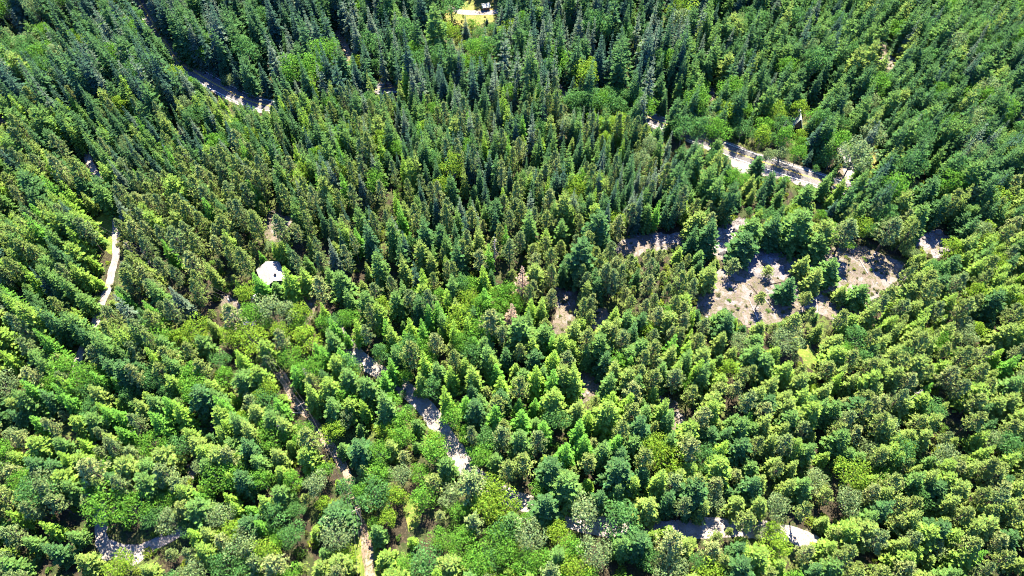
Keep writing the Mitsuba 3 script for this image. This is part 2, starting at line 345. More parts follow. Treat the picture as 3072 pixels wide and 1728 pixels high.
def conifer(seed, height, radius, base, whorls, branches, sprays, top=1.0, up=.35, down=-.35, width=.34, thin=0.0):
    """A spire: whorls of branches, each with side sprays. top < 1 gives a blunter crown, thin drops branches."""
    L = Leafage(seed)
    r = L.r
    z0 = base * height
    for i in range(whorls):
        f = (i + r.uniform(-.3, .3)) / whorls
        z = z0 + (height - z0) * max(0, f) * .985
        rad = radius * (1 - max(f, 0) ** (1 / top)) ** top * (.62 + .38 * min(1, (f + .12) / .2))
        nb = max(4, int(round(branches * (.55 + .45 * (1 - f)))))
        az = r.uniform(0, 6.28) + np.arange(nb) * 6.283 / nb + r.uniform(-.35, .35, nb)
        for a in az:
            if r.uniform() < thin:
                continue
            ln = max(.35, rad * r.uniform(.68, 1.15))
            el = down + (up - down) * f + r.uniform(-.12, .12)
            out = np.array([math.cos(a) * math.cos(el), math.sin(a) * math.cos(el), math.sin(el)])
            side = np.array([-math.sin(a), math.cos(a), r.uniform(-.25, .25)])
            n = max(2, int(round(sprays * min(1.0, ln / radius + .25))))
            s = (np.arange(n) + r.uniform(.2, .8, n)) / n
            s = .12 + .88 * s
            sag = -.10 * ln * s * s
            p = np.array([0, 0, z]) + out * (ln * s)[:, None] + np.c_[np.zeros((n, 2)), sag]
            tone = r.uniform(.8, 1.2)
            l = np.clip(ln * (.52 - .26 * s), .32, 1.15) * r.uniform(.8, 1.25, n)
            for sg in (-1, 1):
                d = out * r.uniform(.55, 1.0, n)[:, None] + sg * side * r.uniform(.5, 1.0, n)[:, None] + np.c_[np.zeros((n, 2)), r.uniform(-.3, .15, n)]
                sd = np.cross(d, [0, 0, 1.0]) + r.normal(0, .35, (n, 3))
                L.add(p, d, sd, l, l * width * r.uniform(.7, 1.2, n), tone * r.uniform(.62, 1.42, n))
            L.add(p[-1:], out[None], side[None], np.array([max(.4, .35 * ln)]), np.array([max(.15, .13 * ln)]), np.array([tone * 1.1]))
    L.add(np.array([[0, 0, height * .965]]), np.array([[0, 0, 1.0]]), np.array([[1.0, 0, 0]]), np.array([height * .045]), np.array([.14]), np.array([1.0]))
    lean = r.uniform(-.01, .01, 2)
    z = np.array([-.6, 0, .3, .7, .97]) * height
    z[0] = -.6
    rt = height * .0105
    trunk = tube(np.c_[z * lean[0], z * lean[1], z], rt * np.array([1.3, 1.15, .8, .42, .1]), 6)
    v, f, t = L.build()
    return v, f, t, trunk


def pine(seed, height, radius, base, count, tufts, blunt=.75):
    """An open pine: limbs up the bole that end in tufts."""
    L = Leafage(seed)
    r = L.r
    z0 = base * height
    limbs = []
    for i in range(count):
        f = (i + r.uniform(0, 1)) / count
        z = z0 + (height - z0) * f * .97
        ln = radius * ((1 - f ** 1.5) ** blunt * .92 + .10) * r.uniform(.5, 1.12) * min(1, .45 + f * 3)
        a = i * 2.39996 + r.uniform(-.5, .5)
        el = -.1 + .75 * f + r.uniform(-.2, .2)
        out = np.array([math.cos(a) * math.cos(el), math.sin(a) * math.cos(el), math.sin(el)])
        o = np.array([0, 0, z])
        limbs.append(tube([o, o + out * ln * .55, o + out * ln + [0, 0, .08 * ln]], [.045 + .012 * ln, .04, .02], 3))
        tone = r.uniform(.8, 1.2)
        for k in range(tufts):
            s = 1.0 if k == 0 else r.uniform(.4, .98)
            p = o + out * ln * s + r.normal(0, .16 * ln * (k > 0), 3) * [1, 1, .5]
            n = 7
            d = r.normal(0, 1, (n, 3)) + out * .7 + [0, 0, .55]
            l = r.uniform(.4, .78, n)
            L.add(np.repeat(p[None], n, 0), d, r.normal(0, 1, (n, 3)), l, l * .27, tone * r.uniform(.62, 1.42, n))
    n = 10
    L.add(np.repeat([[0, 0, height * .96]], n, 0), r.normal(0, .7, (n, 3)) + [0, 0, 1], r.normal(0, 1, (n, 3)), r.uniform(.5, .9, n), np.full(n, .18), r.uniform(.9, 1.2, n))
    lean = r.uniform(-.02, .02, 2)
    z = np.array([-.6, .05 * height, .4 * height, .75 * height, .98 * height])
    rt = height * .0115
    trunk = tube(np.c_[z * lean[0] * .5, z * lean[1] * .5, z], rt * np.array([1.2, 1.0, .8, .5, .12]), 6)
    v, f, t = L.build()
    return v, f, t, join([trunk] + limbs)


def broadleaf(seed, height, radius, lobes, leaves, base=.28, size=.5):
    """A rounded crown of lobes carried on limbs, leaves in the outer shell of each lobe."""
    L = Leafage(seed)
    r = L.r
    cz, hz = height * (base + 1) / 2, height * (1 - base) / 2
    centres, limbs = [], []
    for i in range(lobes):
        u = (i + .5) / lobes
        zz = -.75 + 1.55 * u
        a = i * 2.39996 + r.uniform(-.4, .4)
        k = math.sqrt(max(.05, 1 - min(.95, abs(zz)) ** 2)) * r.uniform(.32, .85)
        if i == lobes - 1:
            k *= .25
        centres.append((np.array([math.cos(a) * k * radius, math.sin(a) * k * radius, cz + zz * hz * r.uniform(.55, .8)]), r.uniform(.24, .46) * radius))
    n = leaves // lobes
    for c, q in centres:
        d = r.normal(0, 1, (n, 3))
        d /= np.linalg.norm(d, axis=1, keepdims=True)
        d[:, 2] = np.where(r.uniform(size=n) < .5, np.abs(d[:, 2]), d[:, 2])
        p = c + d * (q * r.uniform(.55, 1.08, n) * np.array([1]))[:, None] * [1, 1, min(1.25, hz / radius * .8)]
        nd = np.cross(d, r.normal(0, 1, (n, 3))) + d * .35
        l = size * r.uniform(.65, 1.3, n)
        L.add(p, nd, np.cross(nd, d + r.normal(0, .55, (n, 3))), l, l * .40, r.uniform(.85, 1.15) * r.uniform(.62, 1.42, n))
        j = np.array([0, 0, height * base * r.uniform(.8, 1.1)])
        limbs.append(tube([j, j * .4 + c * .6 - [0, 0, .1 * q], c], [.11, .07, .03], 4))
    z = np.array([-.5, .1 * height, base * height, cz])
    trunk = tube(np.c_[z * r.uniform(-.02, .02), z * r.uniform(-.02, .02), z], height * np.array([.015, .012, .010, .004]), 6)
    v, f, t = L.build(.1)
    return v, f, t, join([trunk] + limbs)


def dead_tree(seed, height):
    """A bare snag with broken limbs."""
    r = np.random.default_rng(seed)
    z = np.array([-.5, .3, .6, 1.0]) * height
    z[0] = -.5
    parts = [tube(np.c_[z * .02, z * -.015, z], height * np.array([.013, .009, .006, .002]), 6)]
    for i in range(46):
        f = r.uniform(.22, .97)
        a, el = i * 2.4 + r.uniform(-.4, .4), r.uniform(-.35, .35)
        ln = (1 - f) * height * .2 * r.uniform(.5, 1.2) + .35
        o = np.array([f * height * .02, -f * height * .015, f * height])
        d = np.array([math.cos(a) * math.cos(el), math.sin(a) * math.cos(el), math.sin(el)])
        parts.append(tube([o, o + d * ln * .6, o + d * ln + [0, 0, -.12 * ln]], [.05, .035, .012], 3))
    return join(parts)


# tones: (words for labels, colour of the foliage); a tree's colour varies leaf by leaf
TONES = {
    'spruce': [('dark blue green', (.052, .118, .078)), ('deep green', (.064, .150, .060)), ('dusky grey green', (.115, .180, .120))],
    'fir': [('mid green', (.105, .215, .055)), ('dark green', (.066, .155, .052)), ('olive green', (.170, .262, .062)), ('yellowish green', (.165, .285, .052))],
    'pine': [('pale olive', (.230, .325, .090)), ('grey green', (.195, .290, .105)), ('light sage', (.265, .345, .125))],
    'larch': [('bright green', (.110, .280, .042)), ('fresh yellow green', (.170, .320, .045))],
    'broadleaf': [('bright green', (.125, .300, .042)), ('yellow green', (.195, .335, .040)), ('soft mid green', (.095, .235, .068)), ('pale grey green', (.200, .300, .125))],
    'dying': [('pinkish grey', (.300, .240, .185))],
    'shrub': [('green', (.110, .220, .045)), ('yellow green', (.200, .290, .045)), ('dull olive', (.120, .155, .055))],
}
CONIFER_BUILDS = {
    'spruce': [dict(height=26, radius=4.0, base=.08, whorls=27, branches=10, sprays=6), dict(height=26, radius=3.5, base=.12, whorls=25, branches=9, sprays=5, thin=.12, top=.85), dict(height=26, radius=4.6, base=.06, whorls=26, branches=9, sprays=5, top=.9),
               dict(height=26, radius=3.1, base=.15, whorls=24, branches=8, sprays=5, thin=.25), dict(height=26, radius=3.6, base=.1, whorls=22, branches=9, sprays=5, thin=.42, top=.8)],
    'fir': [dict(height=20, radius=3.7, base=.08, whorls=20, branches=9, sprays=5, top=.72, up=.55), dict(height=20, radius=3.3, base=.12, whorls=19, branches=9, sprays=5, top=.8, up=.5, thin=.1),
            dict(height=20, radius=4.1, base=.06, whorls=18, branches=10, sprays=5, top=.62, up=.6, thin=.08)],
    'larch': [dict(height=19, radius=3.0, base=.1, whorls=22, branches=9, sprays=5, top=.8, up=.35, width=.30), dict(height=19, radius=2.7, base=.14, whorls=20, branches=8, sprays=5, top=.75, up=.3, width=.30, thin=.12)],
    'dying': [dict(height=20, radius=3.4, base=.1, whorls=20, branches=8, sprays=4, top=.85, width=.22, thin=.25)],
}
models, REF_HEIGHT, REF_RADIUS = {}, {}, {}
for kind, builds in CONIFER_BUILDS.items():
    models[kind] = [conifer(100 + 17 * i + 301 * len(kind), **b) for i, b in enumerate(builds)]
    REF_HEIGHT[kind], REF_RADIUS[kind] = builds[0]['height'], builds[0]['radius']
models['pine'] = [pine(500, 18, 3.2, .34, 62, 4), pine(501, 18, 2.8, .42, 52, 4, .6), pine(502, 18, 3.6, .28, 64, 4, .9)]
models['broadleaf'] = [broadleaf(600, 14, 4.6, 15, 1500, .28, .46), broadleaf(601, 14, 4.2, 13, 1400, .2, .46), broadleaf(602, 14, 4.9, 17, 1600, .3, .46)]
models['shrub'] = [broadleaf(700, 2.4, 1.5, 4, 150, .1, .42), broadleaf(701, 2.0, 1.7, 5, 170, .1, .42)]
REF_HEIGHT.update(pine=18, broadleaf=14, shrub=2.4)
REF_RADIUS.update(pine=3.2, broadleaf=4.6, shrub=1.5)
FAMILY = {'spruce': ('spruce_tree', 'spruce'), 'fir': ('fir_tree', 'fir'), 'pine': ('pine_tree', 'pine'), 'larch': ('larch_tree', 'larch'), 'broadleaf': ('broadleaf_tree', 'leafy tree'), 'dying': ('dying_conifer', 'dying conifer')}

for kind, built in models.items():
    leafy = kind in ('broadleaf', 'shrub')
    for i, (v, f, t, trunk) in enumerate(built):
        wood = mikit.ply(trunk, 'mat_pale_bark' if kind == 'broadleaf' else 'mat_bark')
        for j, (_, colour) in enumerate(TONES[kind]):
            hue = np.random.default_rng(i * 9 + j).normal(0, .07, (len(t) // 4, 3)).repeat(4, 0)
            col = np.clip(np.array(colour) * t[:, None] * (1 + hue * [1.2, .5, .8]), .002, .6)
            crown = mikit.ply((v, f), 'mat_leaves' if leafy else 'mat_needles', color=col)
            scene[f'model_{kind}_{i}_{j}'] = {'type': 'shapegroup', 'crown': crown, 'trunk': wood}

# ------------------------------------------------------------------ where the trees stand
ZONES = [  # (outline, spacing, height range, {kind: weight}, {kind: tone weights}); the first that holds a point counts
    ([(-241.8, 293.8), (-230.6, 300.8), (-200.0, 284.2), (-185.5, 251.0), (-202.2, 245.0), (-226.7, 246.8)], 4.58, (13, 21), dict(broadleaf=.55, spruce=.3, fir=.15), dict(broadleaf=(3, 1, 4, 4))),
    ([(-190.3, 296.4), (-170.0, 283.7), (-160.8, 260.0), (-178.0, 262.9)], 4.40, (13, 22), dict(broadleaf=.45, spruce=.4, fir=.15), dict(broadleaf=(4, 1, 4, 0))),
    ([(-35.5, 292.8), (-7.2, 291.5), (-5.3, 258.0), (-30.1, 255.6)], 4.58, (12, 20), dict(broadleaf=.6, spruce=.4), dict(broadleaf=(4, 2, 3, 0))),
    ([(22.0, 242.2), (50.9, 243.7), (50.6, 226.0), (19.9, 226.3)], 4.22, (13, 18), dict(broadleaf=.75, spruce=.25), dict(broadleaf=(2, 0, 6, 0))),
    ([(69.0, 228.3), (134.4, 232.4), (128.5, 196.6), (115.2, 189.7), (87.7, 203.0), (66.5, 201.9)], 4.58, (10, 19), dict(broadleaf=.5, fir=.3, spruce=.2), dict(broadleaf=(3, 1, 5, 1), fir=(1, 4, 0, 0))),
    ([(87.6, 183.6), (123.1, 182.1), (124.0, 168.4), (141.0, 168.4), (121.6, 160.3), (87.0, 169.4)], 4.22, (9, 16), dict(broadleaf=.4, fir=.6), dict(fir=(3, 3, 3, 3), broadleaf=(3, 3, 3, 1))),
    ([(-133.4, 213.4), (-109.3, 214.1), (-107.8, 196.1), (-125.3, 193.2)], 4.22, (11, 18), dict(broadleaf=.5, fir=.3, spruce=.2), dict(broadleaf=(4, 2, 3, 0))),
    ([(-150.6, 183.8), (-105.4, 194.4), (-82.5, 183.0), (-76.1, 160.5), (-88.7, 151.7), (-94.2, 134.8), (-105.0, 116.4), (-124.0, 121.6), (-141.0, 144.3), (-145.5, 164.3)], 4.40, (15, 21), dict(pine=.74, fir=.14, larch=.06, spruce=.06), dict(pine=(4, 3, 2))),
    ([(-107.5, 125.4), (-95.2, 138.9), (-58.5, 136.5), (-51.9, 119.8), (-61.2, 109.8), (-102.4, 106.6)], 4.58, (10, 18), dict(broadleaf=.42, fir=.25, larch=.18, pine=.15), dict(broadleaf=(4, 5, 2, 0), fir=(3, 1, 1, 3))),
    ([(-82.5, 183.0), (-4.5, 178.2), (-6.6, 153.3), (-27.1, 140.0), (-71.3, 145.9)], 3.96, (15, 22), dict(pine=.42, fir=.28, spruce=.18, larch=.08, broadleaf=.04), dict(pine=(4, 3, 1), fir=(3, 3, 3, 2))),
    ([(-6.9, 171.6), (32.5, 169.4), (65.2, 158.8), (64.9, 129.2), (45.7, 116.6), (17.6, 113.5), (-9.4, 120.3), (-15.9, 147.3)], 4.40, (13, 19), dict(pine=.66, fir=.28, larch=.06), dict(pine=(5, 2, 2), fir=(1, 2, 4, 2))),
    ([(-64.1, 128.5), (-12.9, 125.5), (-12.1, 101.8), (-25.6, 87.1), (-52.3, 91.5), (-67.5, 109.7)], 4.40, (13, 21), dict(broadleaf=.34, larch=.3, fir=.26, pine=.1), dict(broadleaf=(5, 1, 4, 0), fir=(4, 2, 0, 2))),
    ([(-56.8, 88.2), (-23.3, 82.7), (0.4, 66.0), (32.6, 54.6), (32.5, 37.9), (-51.5, 38.7)], 4.75, (9, 17), dict(broadleaf=.66, fir=.18, pine=.08, larch=.08), dict(broadleaf=(7, 3, 2, 1), fir=(3, 1, 2, 3))),
    ([(-26.3, 96.1), (-6.1, 117.8), (49.3, 111.4), (57.0, 81.7), (38.6, 60.0), (2.2, 65.9)], 4.58, (13, 19), dict(fir=.42, larch=.22, pine=.26, broadleaf=.1), dict(fir=(4, 3, 2, 3), pine=(4, 2, 1))),
    ([(-171.2, 109.4), (-103.0, 109.0), (-54.3, 91.5), (-41.0, 38.5), (-139.4, 38.6)], 4.58, (11, 18), dict(broadleaf=.30, fir=.38, pine=.16, larch=.16), dict(broadleaf=(6, 1, 4, 2), fir=(4, 2, 2, 3), pine=(1, 4, 2))),
    ([(50.6, 121.6), (94.5, 123.6), (131.8, 137.2), (202.1, 175.1), (140.8, 38.8), (30.8, 37.9), (55.0, 81.7)], 4.40, (11, 18), dict(fir=.52, pine=.32, broadleaf=.12, larch=.04), dict(fir=(2, 2, 6, 4), pine=(5, 2, 2), broadleaf=(2, 3, 2, 3))),
    ([(57.5, 172.4), (95.5, 178.0), (142.5, 170.2), (211.3, 195.8), (199.1, 168.5), (131.0, 134.5), (93.6, 119.8), (50.6, 121.6)], 4.40, (11, 18), dict(fir=.62, pine=.26, broadleaf=.12), dict(fir=(4, 4, 5, 2), pine=(4, 3, 1))),
    ([(-222.9, 223.2), (-173.3, 217.6), (-151.2, 185.5), (-135.7, 132.7), (-117.7, 108.9), (-171.2, 109.4)], 4.22, (15, 23), dict(fir=.66, pine=.14, spruce=.1, larch=.1), dict(fir=(5, 2, 2, 4), pine=(3, 4, 1))),
    ([(-176.2, 225.1), (-129.9, 231.4), (-61.8, 241.0), (23.2, 237.0), (69.1, 209.8), (56.9, 170.6), (-6.8, 169.8), (-81.3, 179.4), (-148.0, 178.7)], 3.3, (14, 22), dict(spruce=.4, fir=.32, pine=.14, broadleaf=.08, larch=.06), dict(fir=(4, 3, 1, 1), spruce=(2, 5, 2), pine=(2, 4, 1))),
    ([(80.0, 289.9), (177.2, 326.4), (277.4, 329.5), (209.7, 183.5), (141.0, 168.4), (56.9, 170.6), (67.7, 209.8)], 4.31, (16, 25), dict(fir=.55, spruce=.3, broadleaf=.15), dict(fir=(4, 5, 1, 0), spruce=(2, 4, 1), broadleaf=(2, 0, 4, 1))),
    ([(-258.2, 230.4), (259.7, 228.3), (145.0, 9.5), (-144.1, 9.6)], 4.4, (13, 20), dict(fir=.52, pine=.2, larch=.12, broadleaf=.16), dict(fir=(4, 2, 2, 3), pine=(3, 3, 1), broadleaf=(4, 2, 3, 1))),
]
DEFAULT_ZONE = (None, 4.7, (17, 32), dict(spruce=.76, fir=.16, broadleaf=.08), dict(spruce=(5, 4, 3), fir=(1, 5, 0, 0), broadleaf=(3, 1, 4, 1)))
zone_shapes = [Polygon(z[0]) for z in ZONES]

# (x, y), height, radius, kind, tone: trees that stand out
CHOSEN = [
    ((-44.2, 249.9), 33, 4.4, 'spruce', 0), ((-56.6, 255.0), 26, 3.4, 'spruce', 2), ((-3.1, 252.6), 33, 4.6, 'spruce', 2), ((-37.1, 258.3), 22, 3.2, 'spruce', 2), ((3.4, 266.1), 31, 4.0, 'fir', 1),
    ((30.2, 277.4), 26, 3.8, 'spruce', 2), ((26.2, 244.4), 15, 2.6, 'spruce', 0), ((29.6, 243.7), 15, 2.4, 'spruce', 0), ((36.2, 243.9), 14, 2.2, 'spruce', 0),
    ((-15.5, 267.0), 17, 6.0, 'broadleaf', 0), ((-10.0, 269.3), 16, 5.6, 'broadleaf', 2), ((-29.2, 283.6), 14, 5.0, 'broadleaf', 1), ((-29.6, 306.1), 14, 8.0, 'broadleaf', 2),
    ((25.5, 234.5), 16, 5.6, 'broadleaf', 2), ((29.3, 234.3), 17, 5.4, 'broadleaf', 2), ((33.5, 234.6), 17, 5.6, 'broadleaf', 2), ((37.8, 235.2), 16, 5.4, 'broadleaf', 0), ((41.9, 234.2), 16, 5.6, 'broadleaf', 2), ((45.3, 233.1), 15, 5.4, 'broadleaf', 2),
    ((70.6, 218.9), 17, 5.6, 'broadleaf', 2), ((77.0, 218.2), 18, 6.0, 'broadleaf', 2), ((83.3, 215.8), 18, 6.0, 'broadleaf', 0), ((101.6, 213.7), 16, 4.6, 'broadleaf', 1), ((109.7, 211.1), 17, 4.8, 'broadleaf', 0),
    ((103.2, 205.9), 9, 3.0, 'broadleaf', 3), ((108.2, 206.0), 10, 3.4, 'broadleaf', 3), ((114.2, 204.1), 12, 4.2, 'broadleaf', 0), ((120.2, 230.0), 14, 4.8, 'broadleaf', 1), ((131.6, 195.6), 21, 7.4, 'broadleaf', 3), ((97.5, 199.3), 11, 3.0, 'fir', 1),
    ((30.5, 160.1), 24, 5.0, 'fir', 1), ((23.8, 147.2), 24, 5.4, 'fir', 1), ((6.0, 162.6), 22, 4.4, 'fir', 0), ((-30.5, 157.5), 24, 4.6, 'fir', 1), ((-18.9, 147.3), 22, 4.2, 'fir', 1), ((-49.9, 154.9), 23, 4.0, 'spruce', 1),
    ((70.1, 158.9), 19, 4.6, 'fir', 1), ((85.6, 161.2), 17, 4.4, 'fir', 0), ((81.9, 155.0), 16, 4.8, 'fir', 1), ((101.5, 160.8), 21, 5.6, 'fir', 0), ((117.7, 157.4), 18, 5.0, 'pine', 1), ((133.5, 158.9), 18, 5.0, 'pine', 1),
    ((109.5, 145.0), 14, 4.6, 'fir', 0), ((93.8, 137.2), 13, 4.4, 'fir', 1), ((118.1, 135.2), 12, 4.2, 'fir', 0), ((101.8, 147.8), 12, 3.6, 'fir', 2), ((77.6, 147.9), 10, 3.0, 'pine', 1), ((112.8, 136.8), 9, 3.2, 'fir', 2), ((66.6, 152.9), 10, 3.4, 'fir', 0),
    ((90.3, 147.1), 6, 2.4, 'pine', 0), ((99.8, 133.5), 9, 2.4, 'pine', 0), ((84.2, 133.6), 9, 2.6, 'pine', 0), ((108.2, 155.4), 14, 4.2, 'fir', 0), ((93.4, 161.6), 18, 4.6, 'fir', 1),
    ((3.4, 138.6), 20, 4.0, 'dying', 0), ((-0.1, 126.8), 15, 3.2, 'dying', 0),
    ((-4.0, 136.2), 13, 4.6, 'broadleaf', 0), ((-0.9, 136.5), 13, 4.4, 'broadleaf', 0), ((-3.8, 131.9), 12, 4.8, 'broadleaf', 0), ((1.2, 134.2), 11, 3.2, 'broadleaf', 1), ((2.0, 131.9), 11, 3.3, 'broadleaf', 0),
    ((-90.3, 135.9), 12, 4.6, 'broadleaf', 1), ((-87.0, 127.3), 12, 5.0, 'broadleaf', 0), ((-80.6, 128.9), 14, 5.6, 'broadleaf', 3), ((-75.2, 128.1), 13, 5.0, 'broadleaf', 3), ((-70.7, 127.3), 12, 4.8, 'broadleaf', 1), ((-70.5, 124.3), 9, 3.6, 'broadleaf', 0),
    ((-103.4, 120.6), 13, 5.0, 'broadleaf', 1), ((-109.5, 118.3), 11, 4.2, 'broadleaf', 1), ((-84.9, 117.5), 11, 6.4, 'broadleaf', 1), ((-91.7, 118.4), 12, 4.8, 'broadleaf', 1), ((-67.6, 117.8), 12, 6.0, 'broadleaf', 1), ((-81.2, 124.5), 8, 3.2, 'broadleaf', 0),
    ((-74.8, 137.4), 20, 4.0, 'larch', 1), ((-70.5, 140.3), 16, 3.6, 'fir', 3), ((-64.4, 134.6), 17, 3.6, 'pine', 2), ((-91.3, 123.9), 17, 3.8, 'pine', 2), ((-80.9, 138.2), 9, 3.4, 'fir', 0),
    ((-81.5, 60.1), 13, 4.6, 'broadleaf', 3), ((-95.1, 60.0), 13, 4.4, 'broadleaf', 3), ((-73.1, 52.5), 14, 5.0, 'broadleaf', 3), ((-48.0, 54.7), 14, 5.0, 'broadleaf', 3), ((-71.9, 70.8), 13, 4.2, 'broadleaf', 0), ((-113.0, 62.0), 15, 6.4, 'broadleaf', 0), ((-105.3, 61.6), 14, 5.2, 'broadleaf', 0),
    ((-5.3, 66.2), 13, 5.2, 'broadleaf', 1), ((-6.7, 63.2), 13, 5.6, 'broadleaf', 1), ((-2.8, 62.7), 12, 5.0, 'broadleaf', 1), ((-11.4, 68.3), 17, 5.0, 'pine', 1), ((4.5, 53.4), 14, 5.0, 'broadleaf', 3), ((19.7, 59.6), 15, 5.6, 'broadleaf', 3),
    ((29.7, 58.1), 15, 7.0, 'broadleaf', 2), ((21.9, 49.2), 13, 4.8, 'broadleaf', 3), ((37.3, 62.0), 14, 5.0, 'fir', 2), ((14.6, 66.8), 18, 4.6, 'fir', 0), ((9.2, 61.6), 17, 4.6, 'fir', 1), ((15.2, 76.8), 18, 3.6, 'larch', 0),
    ((2.8, 87.5), 17, 3.6, 'larch', 0), ((-4.9, 88.9), 17, 3.6, 'larch', 0), ((9.2, 84.7), 16, 3.3, 'larch', 0), ((36.8, 83.8), 20, 4.8, 'fir', 1), ((-44.0, 79.5), 20, 5.0, 'fir', 1), ((-48.5, 60.4), 13, 4.6, 'fir', 1),
]

open_shapes = [g for g in opening_shapes.values()]
road_shapes = [LineString(l).buffer(w) for l, w in tracks]
# stretches of road that lie open to the sky from the drone: nothing tall stands between them and the nadir
SEEN = [LineString(l) for l in (
    [(-192.2, 324.7), (-181.7, 310.8), (-170.5, 294.0), (-162.0, 282.5), (-154.0, 271.2), (-141.2, 260.5), (-132.2, 254.6)], [(-130.3, 252.8), (-120.0, 246.3), (-108.6, 241.1)], [(-59.1, 252.8), (-54.5, 254.3)], [(23.0, 251.8), (25.4, 251.2)], [(60.4, 236.8), (62.6, 235.6)], [(91.3, 215.6), (108.0, 204.6), (120.6, 196.7)],
    [(-51.7, 116.2), (-45.8, 111.4)], [(-32.0, 101.8), (-31.3, 100.6)], [(-25.3, 94.7), (-19.1, 85.5), (-14.4, 77.8), (-9.5, 72.9), (-5.7, 70.5)], [(0.9, 67.1), (5.4, 65.4)], [(13.1, 62.4), (14.6, 61.9)], [(26.1, 58.4), (27.5, 58.2)], [(49.2, 58.4), (54.9, 58.5)], [(79.3, 56.9), (81.1, 56.4)], 
    [(-73.7, 106.7), (-70.5, 100.6)], [(-65.6, 96.0), (-59.5, 88.7), (-56.1, 84.1)], [(-50.9, 77.5), (-49.6, 75.7)], [(-44.5, 63.6), (-40.7, 53.2), (-38.7, 46.1)], [(-173.2, 207.6), (-170.4, 202.7)], [(-149.1, 167.5), (-146.3, 157.5)], [(-145.2, 150.8), (-144.4, 146.5)], [(-144.3, 140.6), (-144.2, 138.8)],
    [(-143.5, 130.6), (-143.3, 127.8)], [(-143.9, 118.5), (-142.9, 113.1)], [(-113.0, 53.7), (-106.3, 52.9), (-99.1, 55.4)], [(-82.8, 294.3), (-77.3, 280.0)], [(-32.0, 317.0), (-26.8, 313.5), (-20.9, 312.1), (-12.6, 311.4)])]
roof_spots = [Point(*c).buffer(r) for c, r in (((-85.7, 147.2), 5.0), ((121.5, 230.2), 4.2), ((135.7, 209.0), 4.2), ((155.4, 202.8), 3.4), ((-89.9, 127.2), 3.0), ((-71.2, 139.2), 3.0), ((-13.4, 314.3), 4.0), ((-89.5, 138.1), 2.6))]
keep_clear = [LineString(l).buffer(w * .6) for l, w in tracks] + [g.buffer(1.0) for g in roof_spots]
show_road = shapely.STRtree([l.buffer(2.2) for l in SEEN] + [g.buffer(-2.2) for g in roof_spots])
show_opening = shapely.STRtree([g.buffer(-min(1.6, .1 * math.sqrt(g.area))) for g in open_shapes])


class Grid:
    """Finds neighbours of a point."""

    def __init__(self, cell):
        self.cell, self.at = cell, {}

    def near(self, x, y, r):
        c = self.cell
        for i in range(int((x - r) // c), int((x + r) // c) + 1):
            for j in range(int((y - r) // c), int((y + r) // c) + 1):
                yield from self.at.get((i, j), ())

    def add(self, x, y, r):
        self.at.setdefault((int(x // self.cell), int(y // self.cell)), []).append((x, y, r))


def in_range(x, y):
    """The ground the trees cover: what the view holds and a margin round it."""
    half = 0.765 * np.hypot(y + 12, 200) * 1.0 + 22
    return (y > 8) & (y < 395) & (np.abs(x) < half)


N = 90000
cand = np.c_[rng.uniform(-380, 380, N), rng.uniform(0, 400, N)]
cand = cand[in_range(cand[:, 0], cand[:, 1])]
soft = cand + rng.normal(0, 5, cand.shape)
zone_of = np.full(len(cand), -1)
for i in reversed(range(len(ZONES))):
    zone_of[shapely.contains_xy(zone_shapes[i], soft[:, 0], soft[:, 1])] = i
blocked = np.zeros(len(cand), bool)
for g in keep_clear:
    blocked |= shapely.contains_xy(g, cand[:, 0], cand[:, 1])
for n_, g in opening_shapes.items():
    inside = shapely.contains_xy(g.buffer(.8), cand[:, 0], cand[:, 1])
    sparse = .3 if n_ == 'clearing' else .05
    blocked |= inside & (rng.uniform(size=len(cand)) > sparse)
cand, zone_of = cand[~blocked], zone_of[~blocked]

screen = []                       # trees that crowd the hidden stretches of the tracks on their near side
seen_all = shapely.unary_union(SEEN)
for l, w in tracks:
    for x, y in l[::2]:
        if 20 < y < 385 and Point(x, y).distance(seen_all) > 5:
            d = math.hypot(x, y)
            screen.append((x - x / d * (w * .55 + .5) + rnd.gauss(0, .5), y - y / d * (w * .55 + .5) + rnd.gauss(0, .5)))
screen = np.array(screen)
zs = np.full(len(screen), -1)
for i in reversed(range(len(ZONES))):
    zs[shapely.contains_xy(zone_shapes[i], screen[:, 0], screen[:, 1])] = i
cand, zone_of = np.vstack([screen, cand]), np.concatenate([zs, zone_of])
trees = []       # (x, y, height, radius, kind, tone, build, chosen)
grid = Grid(6.0)
for (xy, h, r, kind, tone) in CHOSEN:
    trees.append((*xy, h, r, kind, tone, rnd.randrange(len(models[kind])), True))
    grid.add(*xy, r * .62)


chosen_discs = [Point(*c[0]).buffer(c[2] * .75) for c in CHOSEN]
chosen_tree = shapely.STRtree(chosen_discs)


def spares_chosen(x, y, h):
    """How tall a tree may stand here and leave the upper half of the trees that stand out free from the drone's height."""
    d = math.hypot(x, y)
    slope = EYE_HEIGHT / d
    line = LineString([(x, y), (x + x / d * h / slope, y + y / d * h / slope)]).buffer(1.2)
    for i in chosen_tree.query(line, predicate='intersects'):
        (a, b), hc = CHOSEN[i][0], CHOSEN[i][1]
        h = min(h, max(hc * .45, 3.6) + math.hypot(a - x, b - y) * slope * .9)
    return h


def sight_height(x, y, h, r, show_tree):
    """How tall a tree may stand here without hiding an opening beyond it from the drone's height."""
    d = math.hypot(x, y)
    away, slope = (x / d, y / d), EYE_HEIGHT / d
    while h > 4:
        shadow = LineString([(x, y), (x + away[0] * h / slope, y + away[1] * h / slope)]).buffer(.5 * r * h / (h + 4))
        if len(show_tree.query(shadow, predicate='intersects')) == 0:
            return h
        h *= .8
    return 0.0


